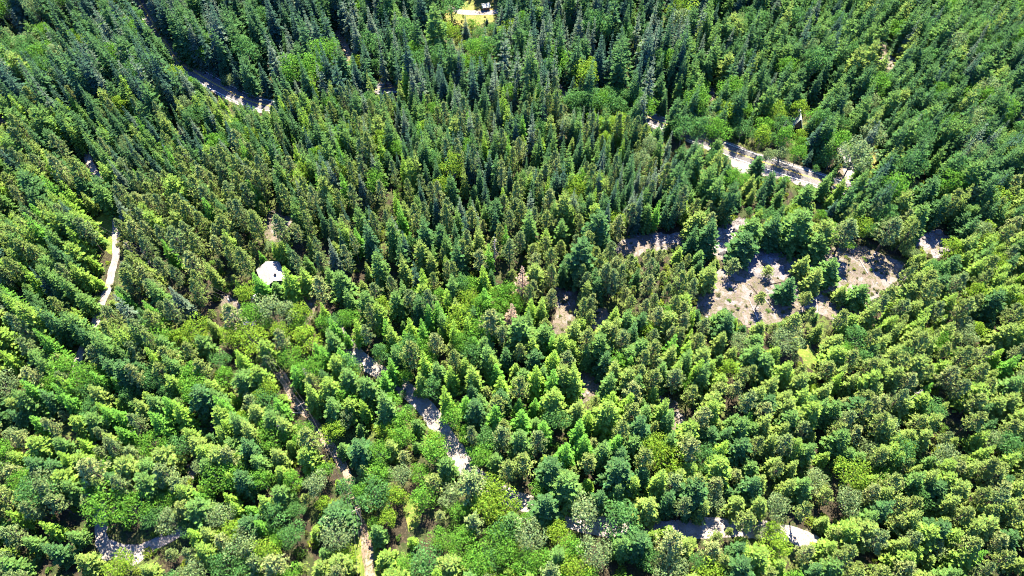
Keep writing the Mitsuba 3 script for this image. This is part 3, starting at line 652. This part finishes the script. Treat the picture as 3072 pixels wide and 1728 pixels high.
clump = mikit.meshkit.fbm(np.c_[cand * .045, np.full(len(cand), 3.3)], 3, seed=21)
for n_c, ((x, y), zi, thick) in enumerate(zip(cand, zone_of, clump)):
    _, spacing, (h0, h1), weights, tones = ZONES[zi] if zi >= 0 else DEFAULT_ZONE
    crowd = n_c < len(screen)
    if thick < .30 and rnd.random() < .7 and not crowd:
        continue
    space_ = spacing * .5 * rnd.uniform(.6, 1.2) * (.72 + 1.15 * (1 - min(1, thick / .62)) if thick < .62 else .72)
    space_ = min(space_, 1.5) if crowd else space_
    if any((x - a) ** 2 + (y - b) ** 2 < (space_ + c) ** 2 for a, b, c in grid.near(x, y, 7)):
        continue
    kind = rnd.choices(list(weights), weights.values())[0]
    h = h0 + (h1 - h0) * min(1.1, max(-.1, rnd.betavariate(1.7, 1.5) + (thick - .5) * .8))
    if rnd.random() < .2:
        h *= rnd.uniform(.42, .8)
    elif rnd.random() < .05:
        h *= 1.15
    if kind == 'broadleaf':
        h *= .8
    h = spares_chosen(x, y, h)
    h2 = sight_height(x, y, h, 2.4, show_road)
    if rnd.random() > .12:
        h2 = min(h2, sight_height(x, y, h, 2.4, show_opening))
    if h2 < 3.5:
        continue
    h = h2
    r = REF_RADIUS[kind] * (h / REF_HEIGHT[kind]) ** .75 * rnd.uniform(.8, 1.15)
    if zi in (9, 18):
        r *= .8
    elif zi in (12, 13, 14, 15, 16):
        r *= 1.14
    tw = tones.get(kind) or (1,) * len(TONES[kind])
    trees.append((x, y, h, r, kind, rnd.choices(range(len(tw)), tw)[0], rnd.randrange(len(models[kind])), False))
    grid.add(x, y, space_)


def place(x, y, h, r, kind, yaw=None):
    yaw = rnd.uniform(0, 360) if yaw is None else yaw
    return T().translate([x, y, gz(x, y)]).rotate([1, 0, 0], rnd.gauss(0, 2.0)).rotate([0, 0, 1], yaw).scale([r / REF_RADIUS[kind], r / REF_RADIUS[kind], h / REF_HEIGHT[kind]])


# ------------------------------------------------------------------ what each tree is called
LANDMARKS = [((-90.1, 127.5), 'the parked dark car'), ((-86.6, 148.6), 'the white roofed house'), ((123.2, 233.6), 'the pale green roof'), ((137.1, 211.1), 'the white domed roof'), ((157.0, 204.8), 'the white gabled cabin'), ((-22.6, 312.2), 'the far meadow track'),
             ((156.5, 189.7), 'the yellow meadow'), ((171.0, 275.8), 'the bare strip'), ((94.8, 205.5), 'the gravel lay-by'), ((-148.9, 266.7), 'the paved road'), ((-112.0, 243.1), 'the paved road bend'), ((-181.2, 309.3), 'the sunlit road bank'), ((-80.1, 287.6), 'the upper dirt track'),
             ((83.9, 164.9), 'the grey rock slope'), ((106.8, 139.7), 'the large dry clearing'), ((156.9, 164.5), 'the small rock outcrop'), ((55.6, 166.0), 'the rock patch'), ((-89.1, 172.9), 'the small tan clearing'), ((18.0, 134.6), 'the tan gap'),
             ((49.4, 94.2), 'the dry hollow'), ((24.1, 104.2), 'the dry patch'), ((-19.1, 85.5), 'the gravel road'), ((3.3, 66.2), 'the gravel road end'), ((-49.4, 113.8), 'the upper gravel patch'), ((-63.0, 93.5), 'the dirt path'),
             ((-40.7, 53.2), 'the grassy strip'), ((-106.3, 52.9), 'the shaded track'), ((-150.8, 171.1), 'the left track'), ((-143.2, 113.7), 'the lower left track'), ((-170.6, 203.6), 'the upper left track'), ((52.0, 58.5), 'the shaded road piece'),
             ((80.3, 56.7), 'the pale gap'), ((54.6, 273.2), 'the far yellow glade'), ((-2.5, 141.8), 'the round bright grove'), ((3.7, 144.7), 'the pinkish dying conifer'), ((97.6, 115.8), 'the grassy gap')]
land_xy = np.array([l[0] for l in LANDMARKS])


def seen_at(x, y, z):
    """Where a point shows in the photograph, as fractions from the left and from the top."""
    c, s = math.cos(PITCH), math.sin(PITCH)
    depth = y * c + (EYE_HEIGHT - z) * s
    return .5 + x / depth * 2076 / 3072, .5 - (y * s - (EYE_HEIGHT - z) * c) / depth * 2076 / 1728


def area_of(u, v):
    across = ('far left', 'left', 'mid left', 'central', 'mid right', 'right', 'far right')[min(6, max(0, int(u * 7)))]
    down = ('top edge', 'upper', 'middle', 'lower', 'bottom edge')[min(4, max(0, int(v * 5)))]
    return f'{across} {down} forest'


def whereabouts(x, y, u, v):
    d = np.hypot(*(land_xy - [x, y]).T)
    i = int(d.argmin())
    if d[i] > 34:
        return f'in the {area_of(u, v)}'
    dx, dy = x - land_xy[i, 0], y - land_xy[i, 1]
    side = ('right of' if dx > 0 else 'left of') if abs(dx) > abs(dy) else ('behind' if dy > 0 else 'in front of')
    return f'{"close " if d[i] < 9 else ""}{side} {LANDMARKS[i][1]}'.replace('close in front', 'just in front').replace('close behind', 'just behind')


info, rank = [], {}
for n, (x, y, h, r, kind, tone, build, chosen) in enumerate(trees):
    u, v = seen_at(x, y, gz(x, y) + h * .6)
    inside = .004 < u < .996 and .006 < v < .994
    dist = math.hypot(x, y, EYE_HEIGHT)
    info.append((u, v, inside))
    if inside:
        rank.setdefault(kind, []).append(((1e6 if chosen else 0) + h * r / dist**2, n))
named = set()
for kind, lst in rank.items():
    named.update(n for _, n in sorted(lst, reverse=True)[:300])

by_label = {}
for n in sorted(named):
    x, y, h, r, kind, tone, build, chosen = trees[n]
    ratio = h / REF_HEIGHT[kind]
    size = 'very tall' if ratio > 1.12 else 'tall' if ratio > .95 else 'medium' if ratio > .78 else 'small' if ratio > .5 else 'young'
    shape = {'spruce': 'spruce', 'fir': 'fir', 'pine': 'pine', 'larch': 'larch', 'broadleaf': 'leafy tree', 'dying': 'dying conifer'}[kind]
    by_label.setdefault(f'{size} {TONES[kind][tone][0]} {shape} {whereabouts(x, y, *info[n][:2])}', []).append(n)
ORD = ['leftmost', 'second from left', 'third from left', 'fourth from left', 'fifth from left', 'sixth from left', 'seventh from left', 'eighth from left', 'ninth from left', 'tenth from left', 'eleventh from left', 'twelfth from left', 'thirteenth from left', 'fourteenth from left', 'fifteenth from left', 'sixteenth from left']
GROUPS = {'spruce': 'spruces of the forest', 'fir': 'firs of the forest', 'pine': 'pines of the dry slope', 'larch': 'larches of the forest', 'broadleaf': 'leafy trees of the forest', 'dying': 'dying conifers'}
tree_label = {}
for text, ns in by_label.items():
    ns.sort(key=lambda n: info[n][0])
    for k, n in enumerate(ns):
        tree_label[n] = text if len(ns) == 1 else f'{text}, {ORD[k]}' if k < len(ORD) else text
        if len(tree_label[n].split()) > 16:
            tree_label[n] = tree_label[n].replace('medium ', '').replace('just in front', 'in front').replace('the large dry', 'the dry').replace('round bright grove', 'bright grove').replace('pinkish dying conifer', 'dying conifer')
        if len(tree_label[n].split()) > 16:
            tree_label[n] = tree_label[n].replace('small ', '').replace('young ', '').replace('tall ', '').replace('very ', '')

count = {}
for n, (x, y, h, r, kind, tone, build, chosen) in enumerate(trees):
    tw = place(x, y, h, r, kind)
    name, cat = FAMILY[kind]
    if n in named:
        k = thing(name, tree_label[n], cat, GROUPS[kind])
        scene[k] = {'type': 'instance', 'to_world': tw, 'group': {'type': 'ref', 'id': f'model_{kind}_{build}_{tone}'}}
    else:
        mass = name.replace('_tree', '_forest')
        count[mass] = count.get(mass, 0) + 1
        scene[f'{mass}__{count[mass]:03d}'] = {'type': 'instance', 'to_world': tw, 'group': {'type': 'ref', 'id': f'model_{kind}_{build}_{tone}'}}
        labels[mass] = {'label': f'mass of further {cat} trees filling the forest', 'category': 'forest', 'kind': 'stuff'}

# undergrowth between the trees
clear_all = shapely.unary_union([g.buffer(.2) for g in road_shapes] + roof_spots)
hard = shapely.unary_union([opening_shapes[k] for k in opening_shapes if k.startswith(('verge', 'driveway', 'rock'))])
soft_open = shapely.unary_union([opening_shapes[k] for k in opening_shapes if k.startswith(('clearing', 'meadow'))])
b = np.c_[rng.uniform(-340, 340, 13000), rng.uniform(15, 370, 13000)]
b = b[in_range(b[:, 0], b[:, 1])]
b = b[~shapely.contains_xy(clear_all, b[:, 0], b[:, 1]) & ~shapely.contains_xy(hard, b[:, 0], b[:, 1])]
in_open = shapely.contains_xy(soft_open, b[:, 0], b[:, 1])
b = b[~in_open | (rng.uniform(size=len(b)) < .75)]
is_open = shapely.contains_xy(soft_open, b[:, 0], b[:, 1])
for n, ((x, y), o) in enumerate(zip(b, is_open)):
    h, r = rnd.uniform(.8, 2.6) * (.5 if o else 1), rnd.uniform(.7, 2.0) * (.55 if o else 1)
    tone = rnd.choices((0, 1, 2), (1, 1, 4) if o else (4, 3, 2))[0]
    scene[f'undergrowth__{n + 1:03d}'] = {'type': 'instance', 'to_world': place(x, y, h, r, 'shrub'), 'group': {'type': 'ref', 'id': f'model_shrub_{rnd.randrange(2)}_{tone}'}}
labels['undergrowth'] = {'label': 'low bushes and brush between the trees', 'category': 'undergrowth', 'kind': 'stuff'}

# ------------------------------------------------------------------ dead trees, logs and rocks
for i, ((x, y), h) in enumerate([((123.2, 96.6), 14), ((-64.2, 103.5), 15), ((-6.4, 154.1), 18), ((155.4, 149.7), 9), ((-129.2, 151.1), 13), ((31.3, 106.5), 13), ((-69.3, 86.2), 12), ((160.1, 263.0), 16), ((-136.0, 201.7), 15)]):
    where = ['among the olive firs at the right', 'beside the upper end of the dirt path', 'among the pines at the centre', 'beside the small rock outcrop', 'right of the left track', 'behind the dry patch', 'left of the dirt path', 'beside the bare strip', 'in the upper left forest'][i]
    k = thing('dead_tree', f'bare grey dead snag {where}', 'dead tree', 'dead snags')
    part(k, 'trunk', dead_tree(900 + i, h), 'mat_deadwood', at=T().translate([x, y, gz(x, y)]))


def rock(seed, size):
    m = trimesh.creation.icosphere(2)
    r = np.random.default_rng(seed)
    v = m.vertices * (.72 + .56 * mikit.meshkit.fbm(m.vertices * 1.3 + seed * 7.1, 3)[:, None])
    for _ in range(5):                       # broken faces
        n = r.normal(0, 1, 3)
        n /= np.linalg.norm(n)
        over = v @ n - r.uniform(.5, .8)
        v = v - np.maximum(over, 0)[:, None] * n * .9
    m.vertices = v * np.array(size) / 2
    return m


spot = {}
boulders = [(108.8, 159.0), (110.4, 159.6), (78.4, 168.6), (82.0, 173.3), (85.5, 170.0), (91.1, 153.3), (85.9, 154.3), (96.2, 154.8), (153.3, 165.2), (156.7, 166.9), (159.9, 167.8), (162.2, 165.9), (158.2, 159.0), (160.3, 158.3), (58.9, 167.3), (56.2, 165.6), (62.1, 167.8), (105.9, 159.7), (114.3, 159.2), (124.6, 158.9), (111.9, 145.8), (81.1, 163.4), (78.3, 158.5)]
for i, (x, y) in enumerate(boulders):
    s = rnd.uniform(1.8, 3.6)
    d = np.hypot(*(land_xy - [x, y]).T)
    k = thing('boulder', f'{"large" if s > 2.7 else "small"} pale grey boulder {whereabouts(x, y, *seen_at(x, y, 0))}', 'boulder', 'boulders on the rock slopes')
    spot[k] = (x, y)
    scene[k] = mikit.ply(rock(i, (s * rnd.uniform(.9, 1.4), s * rnd.uniform(.7, 1.1), s * rnd.uniform(.45, .75))), 'mat_grey_rock', to_world=T().translate([x, y, gz(x, y) + .25]).rotate([0, 0, 1], rnd.uniform(0, 360)))
scene['model_rubble_0'] = {'type': 'shapegroup', 'stone': mikit.ply(rock(71, (1, .9, .55)), 'mat_grey_rock')}
scene['model_rubble_1'] = {'type': 'shapegroup', 'stone': mikit.ply(rock(72, (1, .7, .5)), 'mat_grey_rock')}
n = 0
for name, g in opening_shapes.items():
    if not name.startswith(('rock', 'clearing')):
        continue
    dens = .55 if name.startswith('rock') else (.05 if name in ('clearing', 'clearing_001', 'clearing_002') else .015)
    x0, y0, x1, y1 = g.bounds
    pts = np.c_[rng.uniform(x0, x1, int((x1 - x0) * (y1 - y0) * dens)), rng.uniform(y0, y1, int((x1 - x0) * (y1 - y0) * dens))]
    for x, y in pts[shapely.contains_xy(g, pts[:, 0], pts[:, 1])]:
        n += 1
        s = rnd.uniform(.4, 1.5) * (1 if rnd.random() < .85 else 1.5)
        scene[f'rubble__{n:03d}'] = {'type': 'instance', 'group': {'type': 'ref', 'id': f'model_rubble_{n % 2}'}, 'to_world': T().translate([x, y, gz(x, y) + .08]).rotate([0, 0, 1], rnd.uniform(0, 360)).scale([s, s, s * rnd.uniform(.6, 1)])}
labels['rubble'] = {'label': 'loose grey stones strewn over the rock slopes', 'category': 'rubble', 'kind': 'stuff'}

def order_labels(name):
    """Tells look-alikes apart by their order from the left."""
    same = {}
    for k in [k for k in scene if k == name or k.startswith(name + '_')]:
        same.setdefault(labels[k]['label'], []).append(k)
    for text, ks in same.items():
        ks.sort(key=lambda k: seen_at(*spot[k], 0)[0])
        for i, k in enumerate(ks if len(ks) > 1 else ()):
            labels[k]['label'] = f'{text}, {ORD[i]}'


order_labels('boulder')
logs = [(85.9, 139.9), (88.6, 136.3), (99.6, 141.2), (100.8, 139.0), (105.0, 136.9), (105.3, 133.5), (93.8, 144.2), (111.9, 141.2), (114.1, 136.3), (100.5, 132.8), (83.3, 132.9), (126.7, 151.5), (171.9, 278.5), (170.7, 267.9), (169.4, 273.3), (-90.4, 172.9), (-86.1, 170.4), (19.3, 138.9), (51.2, 91.9), (48.6, 95.3), (-67.0, 95.1), (-59.5, 87.4)]
for i, (x, y) in enumerate(logs):
    ln, a = rnd.uniform(4, 9), rnd.uniform(0, 3.14)
    k = thing('fallen_log', f'{"long" if ln > 6.5 else "short"} grey fallen log lying {whereabouts(x, y, *seen_at(x, y, 0))}', 'log', 'fallen logs in the clearings')
    spot[k] = (x, y)
    ps = [(x + math.cos(a) * ln * t, y + math.sin(a) * ln * t) for t in (-.5, -.15, .2, .5)]
    pts3 = [(p, q, gz(p, q) + .22) for p, q in ps]
    pieces = [tube(pts3, [.2, .18, .14, .07], 6)]
    for t in range(5):
        f = rnd.uniform(-.1, .48)
        o = np.array([x + math.cos(a) * ln * f, y + math.sin(a) * ln * f, gz(x, y) + .25])
        b2 = a + rnd.choice((-1, 1)) * rnd.uniform(.5, 1.2)
        pieces.append(tube([o, o + np.array([math.cos(b2), math.sin(b2), rnd.uniform(.1, .5)]) * rnd.uniform(.6, 1.8)], [.05, .015], 4))
    scene[k] = mikit.ply(join(pieces), 'mat_deadwood' if i % 3 else 'mat_bark')
order_labels('fallen_log')

# ------------------------------------------------------------------ buildings


def roof_plane(a, b, c, d, thick=.18):
    """A roof slab over the four corners (a, b at the eave; c, d at the ridge)."""
    p = np.array([a, b, c, d], float)
    n = np.cross(p[1] - p[0], p[3] - p[0])
    n /= np.linalg.norm(n)
    n = n * np.sign(n[2])
    m = trimesh.Trimesh(np.vstack([p, p + n * thick]), [[0, 1, 2], [0, 2, 3], [4, 6, 5], [4, 7, 6], [0, 4, 5], [0, 5, 1], [1, 5, 6], [1, 6, 2], [2, 6, 7], [2, 7, 3], [3, 7, 4], [3, 4, 0]], process=False)
    m.fix_normals()
    return m


def gable_house(label, cat, xy, yaw, w, d, eave, ridge, wall_mat, roof_mat, chimney=True, ribs=0):
    """Ridge along local x (length w), eaves at +-d/2."""
    k = thing('house', label, cat)
    x, y = xy
    at = T().translate([x, y, gz(x, y)]).rotate([0, 0, 1], yaw)
    o, e = .5, eave - .5 * (ridge - eave) / (d / 2)
    for s in (-1, 1):
        part(k, 'wall', box(-w / 2, w / 2, s * (d / 2 - .1) - .1, s * (d / 2 - .1) + .1, -.8, eave), wall_mat, at=at)
        gable = trimesh.creation.extrude_polygon(Polygon([(-d / 2 + .21, -.8), (d / 2 - .21, -.8), (d / 2 - .21, eave), (0, ridge - .1), (-d / 2 + .21, eave)]), .2)
        gable.apply_transform(np.array([[0, 0, 1, s * (w / 2 - .1) - .1], [1, 0, 0, 0], [0, 1, 0, 0], [0, 0, 0, 1.0]]))
        part(k, 'wall', gable, wall_mat, at=at)
    for s in (-1, 1):
        part(k, 'roof', roof_plane([-w / 2 - o, s * (d / 2 + o), e], [w / 2 + o, s * (d / 2 + o), e], [w / 2 + o, s * .02, ridge], [-w / 2 - o, s * .02, ridge]), roof_mat, at=at)
    part(k, 'ridge_cap', box(-w / 2 - o, w / 2 + o, -.2, .2, ridge + .14, ridge + .24), roof_mat, at=at)
    for s in (-1, 1):
        for t in (-.28, .24):
            part(k, 'window', box(w * t - .6, w * t + .6, s * (d / 2 + .02) - .03, s * (d / 2 + .02) + .03, eave * .4, eave * .8), 'mat_window', at=at)
    part(k, 'door', box(-.5, .5, -d / 2 - .06, -d / 2 + .01, 0, 2.05), 'mat_timber', at=at)
    if chimney:
        part(k, 'chimney', box(w * .2, w * .2 + .7, d * .12, d * .12 + .7, eave, ridge + .8), 'mat_grey_rock', at=at)
    return k


gable_house('white roofed house with dark blue end wall behind the round leafy trees', 'house', (-85.0, 146.1), -62, 8.6, 7.2, 3.0, 4.9, 'mat_blue_wall', 'mat_white_metal')
gable_house('white gabled cabin with deep blue side under tall firs at the right', 'cabin', (155.3, 202.3), 60, 4.8, 4.2, 2.4, 4.0, 'mat_blue_wall', 'mat_white_metal', False)
gable_house('pale shed at the edge of the far meadow at the top edge', 'shed', (-13.1, 314.9), 15, 3.2, 2.6, 2.0, 2.8, 'mat_timber', 'mat_green_metal', False)

# the steep pale green roof
x, y = (121.0, 228.9)
k = thing('house', 'steep pale green metal roof of a tall narrow house between leafy trees', 'house')
at = T().translate([x, y, gz(x, y)]).rotate([0, 0, 1], 78)
for s in (-1, 1):
    part(k, 'wall', trimesh.Trimesh([[s * 4.4, -2.7, -.5], [s * 4.4, 2.7, -.5], [s * 4.4, 0, 7.2]], [[0, 1, 2]], process=False), 'mat_timber', at=at)
    part(k, 'roof', roof_plane([-5, s * 3.0, .3], [5, s * 3.0, .3], [5, s * .02, 7.6], [-5, s * .02, 7.6]), 'mat_green_metal', at=at)
part(k, 'ridge_cap', box(-5, 5, -.2, .2, 7.6, 7.72), 'mat_green_metal', at=at)
for s in (-1, 1):
    part(k, 'window', box(s * 4.43 - .03, s * 4.43 + .03, -.7, .7, 1.2, 2.6), 'mat_window', at=at)
part(k, 'door', box(4.41, 4.47, -1.6, -.8, -.3, 1.8), 'mat_timber', at=at)

# the white faceted roof with its porch
x, y = (135.4, 209.2)
k = thing('house', 'small house with white many sided roof and lower porch roof beside the big pale tree', 'house')
at = T().translate([x, y, gz(x, y)])
ring = [(math.cos(a) * 3.3, math.sin(a) * 3.3) for a in np.arange(6) * math.pi / 3 + .3]
for p, q in zip(ring, ring[1:] + ring[:1]):
    part(k, 'wall', trimesh.Trimesh([[p[0] * .86, p[1] * .86, -.8], [q[0] * .86, q[1] * .86, -.8], [q[0] * .86, q[1] * .86, 2.9], [p[0] * .86, p[1] * .86, 2.9]], [[0, 1, 2], [0, 2, 3]], process=False), 'mat_timber', at=at)
for p, q in zip(ring, ring[1:] + ring[:1]):
    part(k, 'roof', trimesh.Trimesh([[p[0], p[1], 2.75], [q[0], q[1], 2.75], [0, 0, 4.6], [p[0], p[1], 2.6], [q[0], q[1], 2.6]], [[0, 1, 2], [3, 4, 1], [3, 1, 0]], process=False), 'mat_white_metal', at=at)
part(k, 'porch_roof', roof_plane([-1.5, -6.0, 2.0], [1.5, -6.0, 2.0], [1.5, -3.0, 2.5], [-1.5, -3.0, 2.5]), 'mat_white_metal', at=at)
for s in (-1, 1):
    part(k, 'post', tube([(s * 1.35, -5.8, -.5), (s * 1.35, -5.8, 2.0)], .09, 6), 'mat_timber', at=at)
part(k, 'window', box(-.5, .5, -2.62, -2.55, 1.0, 2.0), 'mat_window', at=at)
part(k, 'chimney', tube([(.9, .9, 3.4), (.9, .9, 5.0)], .18, 8), 'mat_dark_steel', at=at)

# a heap of timber by the trail through the grove
x, y = (-71.4, 139.5)
k = thing('timber_pile', 'reddish heap of broken timber lying right of the white roofed house', 'timber pile')
for i in range(16):
    a, ln = rnd.uniform(-.6, .6) + (.4 if i % 2 else 1.7), rnd.uniform(2, 4.2)
    m = trimesh.creation.box((ln, .24, .09))
    m.apply_transform(trimesh.transformations.euler_matrix(rnd.uniform(-.15, .15), rnd.uniform(-.12, .12), a))
    m.apply_translation((rnd.uniform(-1.1, 1.1), rnd.uniform(-1.1, 1.1), .15 + i * .05))
    part(k, 'plank', m, 'mat_timber', at=T().translate([x, y, gz(x, y)]))


def car(name, label, cat, xy, yaw, paint):
    """A pickup-sized estate: lower body, cabin with windows, wheels, lights, mirrors. Length 4.7 m along local x."""
    k = thing(name, label, cat)
    x, y = xy
    at = T().translate([x, y, gz(x, y) + .06]).rotate([0, 0, 1], yaw)
    prof = [(-2.35, .45), (-2.3, .95), (-1.15, 1.02), (1.0, 1.05), (2.1, .92), (2.35, .72), (2.35, .38), (1.9, .3), (-1.9, .3)]

    def loft(pr, half, inset):
        m = trimesh.creation.extrude_polygon(Polygon(pr).buffer(.04), 2 * half)
        m.apply_transform(np.array([[1, 0, 0, 0], [0, 0, -1, half], [0, 1, 0, 0], [0, 0, 0, 1.0]]))
        v = m.vertices.copy()
        top = np.clip((v[:, 2] - .95) / .6, 0, 1)
        v[:, 1] *= 1 - inset * top
        m.vertices = v
        return m

    part(k, 'body', loft(prof, .9, 0), paint, at=at)
    part(k, 'cabin', loft([(-2.15, .98), (-1.75, 1.58), (.25, 1.62), (1.0, 1.02)], .84, .16), 'mat_window', at=at)
    part(k, 'roof_panel', box(-1.7, .22, -.68, .68, 1.625, 1.69), paint, at=at)
    part(k, 'bonnet', box(1.05, 2.0, -.78, .78, 1.03, 1.09), paint, at=at)
    for sx in (-1.42, 1.45):
        for sy in (-1, 1):
            w = trimesh.creation.cylinder(.34, .24, sections=20)
            w.apply_transform(trimesh.transformations.rotation_matrix(math.pi / 2, [1, 0, 0]))
            w.apply_translation((sx, sy * .82, .34))
            wk = part(k, 'wheel', w, 'mat_tyre', at=at)
            rim = trimesh.creation.cylinder(.2, .03, sections=16)
            rim.apply_transform(trimesh.transformations.rotation_matrix(math.pi / 2, [1, 0, 0]))
            rim.apply_translation((sx, sy * .955, .34))
            part(wk, 'rim', rim, 'mat_steel', at=at)
    for sy in (-1, 1):
        part(k, 'headlight', box(2.33, 2.41, sy * .62 - .16, sy * .62 + .16, .66, .80), 'mat_steel', at=at)
        part(k, 'mirror', box(.72, .86, sy * .98 - .1, sy * .98 + .1, 1.0, 1.15), paint, at=at)
    return k


car('parked_car', 'dark blue car parked in shade below the round leafy trees', 'car', (-89.4, 127.1), 12, 'mat_car_paint')
car('parked_car', 'silver grey car half hidden above the row of round leafy trees', 'car', (-89.2, 138.3), 48, 'mat_silver_paint')

# ------------------------------------------------------------------ power line
pole_at = [(-38.2, 40.1), (-42.7, 60.9), (-63.5, 92.7), (-94.5, 130.6), (-136.2, 154.8), (-163.2, 171.3)]
pole_names = ['below the bottom edge of the grassy strip', 'on the grassy strip beside the dirt path', 'beside the middle of the dirt path', 'left of the parked dark car', 'right of the left track', 'left of the left track']
tops = []
for i, (x, y) in enumerate(pole_at):
    k = thing('utility_pole', f'weathered wooden utility pole {pole_names[i]}', 'utility pole', 'poles of the power line')
    z, nx = gz(x, y), pole_at[min(i + 1, len(pole_at) - 1)]
    px_ = pole_at[max(i - 1, 0)]
    yaw = math.atan2(nx[1] - px_[1], nx[0] - px_[0]) + math.pi / 2
    hgt = 12.0
    part(k, 'pole', tube([(x, y, z - .5), (x, y, z + hgt / 2), (x, y, z + hgt)], [.17, .15, .12], 8), 'mat_pole')
    d = np.array([math.cos(yaw), math.sin(yaw), 0])
    c = np.array([x, y, z + hgt - .6])
    part(k, 'crossarm', tube([c - d * 1.2, c + d * 1.2], .08, 6), 'mat_pole')
    ends = [c + d * s + [0, 0, .22] for s in (-1.1, 0, 1.1)]
    for e in ends:
        part(k, 'insulator', tube([e - [0, 0, .16], e], [.06, .045], 6), 'mat_steel')
    if i == 3:
        part(k, 'transformer', tube([(x + .35, y, z + hgt - 2.4), (x + .35, y, z + hgt - 1.4)], .26, 10), 'mat_steel')
    tops.append(ends)
for i in range(len(tops) - 1):
    for j in range(3):
        a, c = tops[i][j], tops[i + 1][j]
        s = np.linspace(0, 1, 24)[:, None]
        pts = a + (c - a) * s - np.c_[np.zeros((24, 2)), 4 * 1.2 * s * (1 - s)]
        k = thing('power_line', f'{("left", "middle", "right")[j]} wire from the pole {pole_names[i]}', 'wire', 'wires of the power line')
        scene[k] = mikit.ply(tube(pts, .025, 4), 'mat_dark_steel')

print('trees', len(trees), 'named', len(named), 'undergrowth', len(b), 'forest', count)
print('instanced triangles', sum((len(models[t[4]][t[6]][1]) + len(models[t[4]][t[6]][3].faces)) for t in trees) + sum(300 for _ in b))
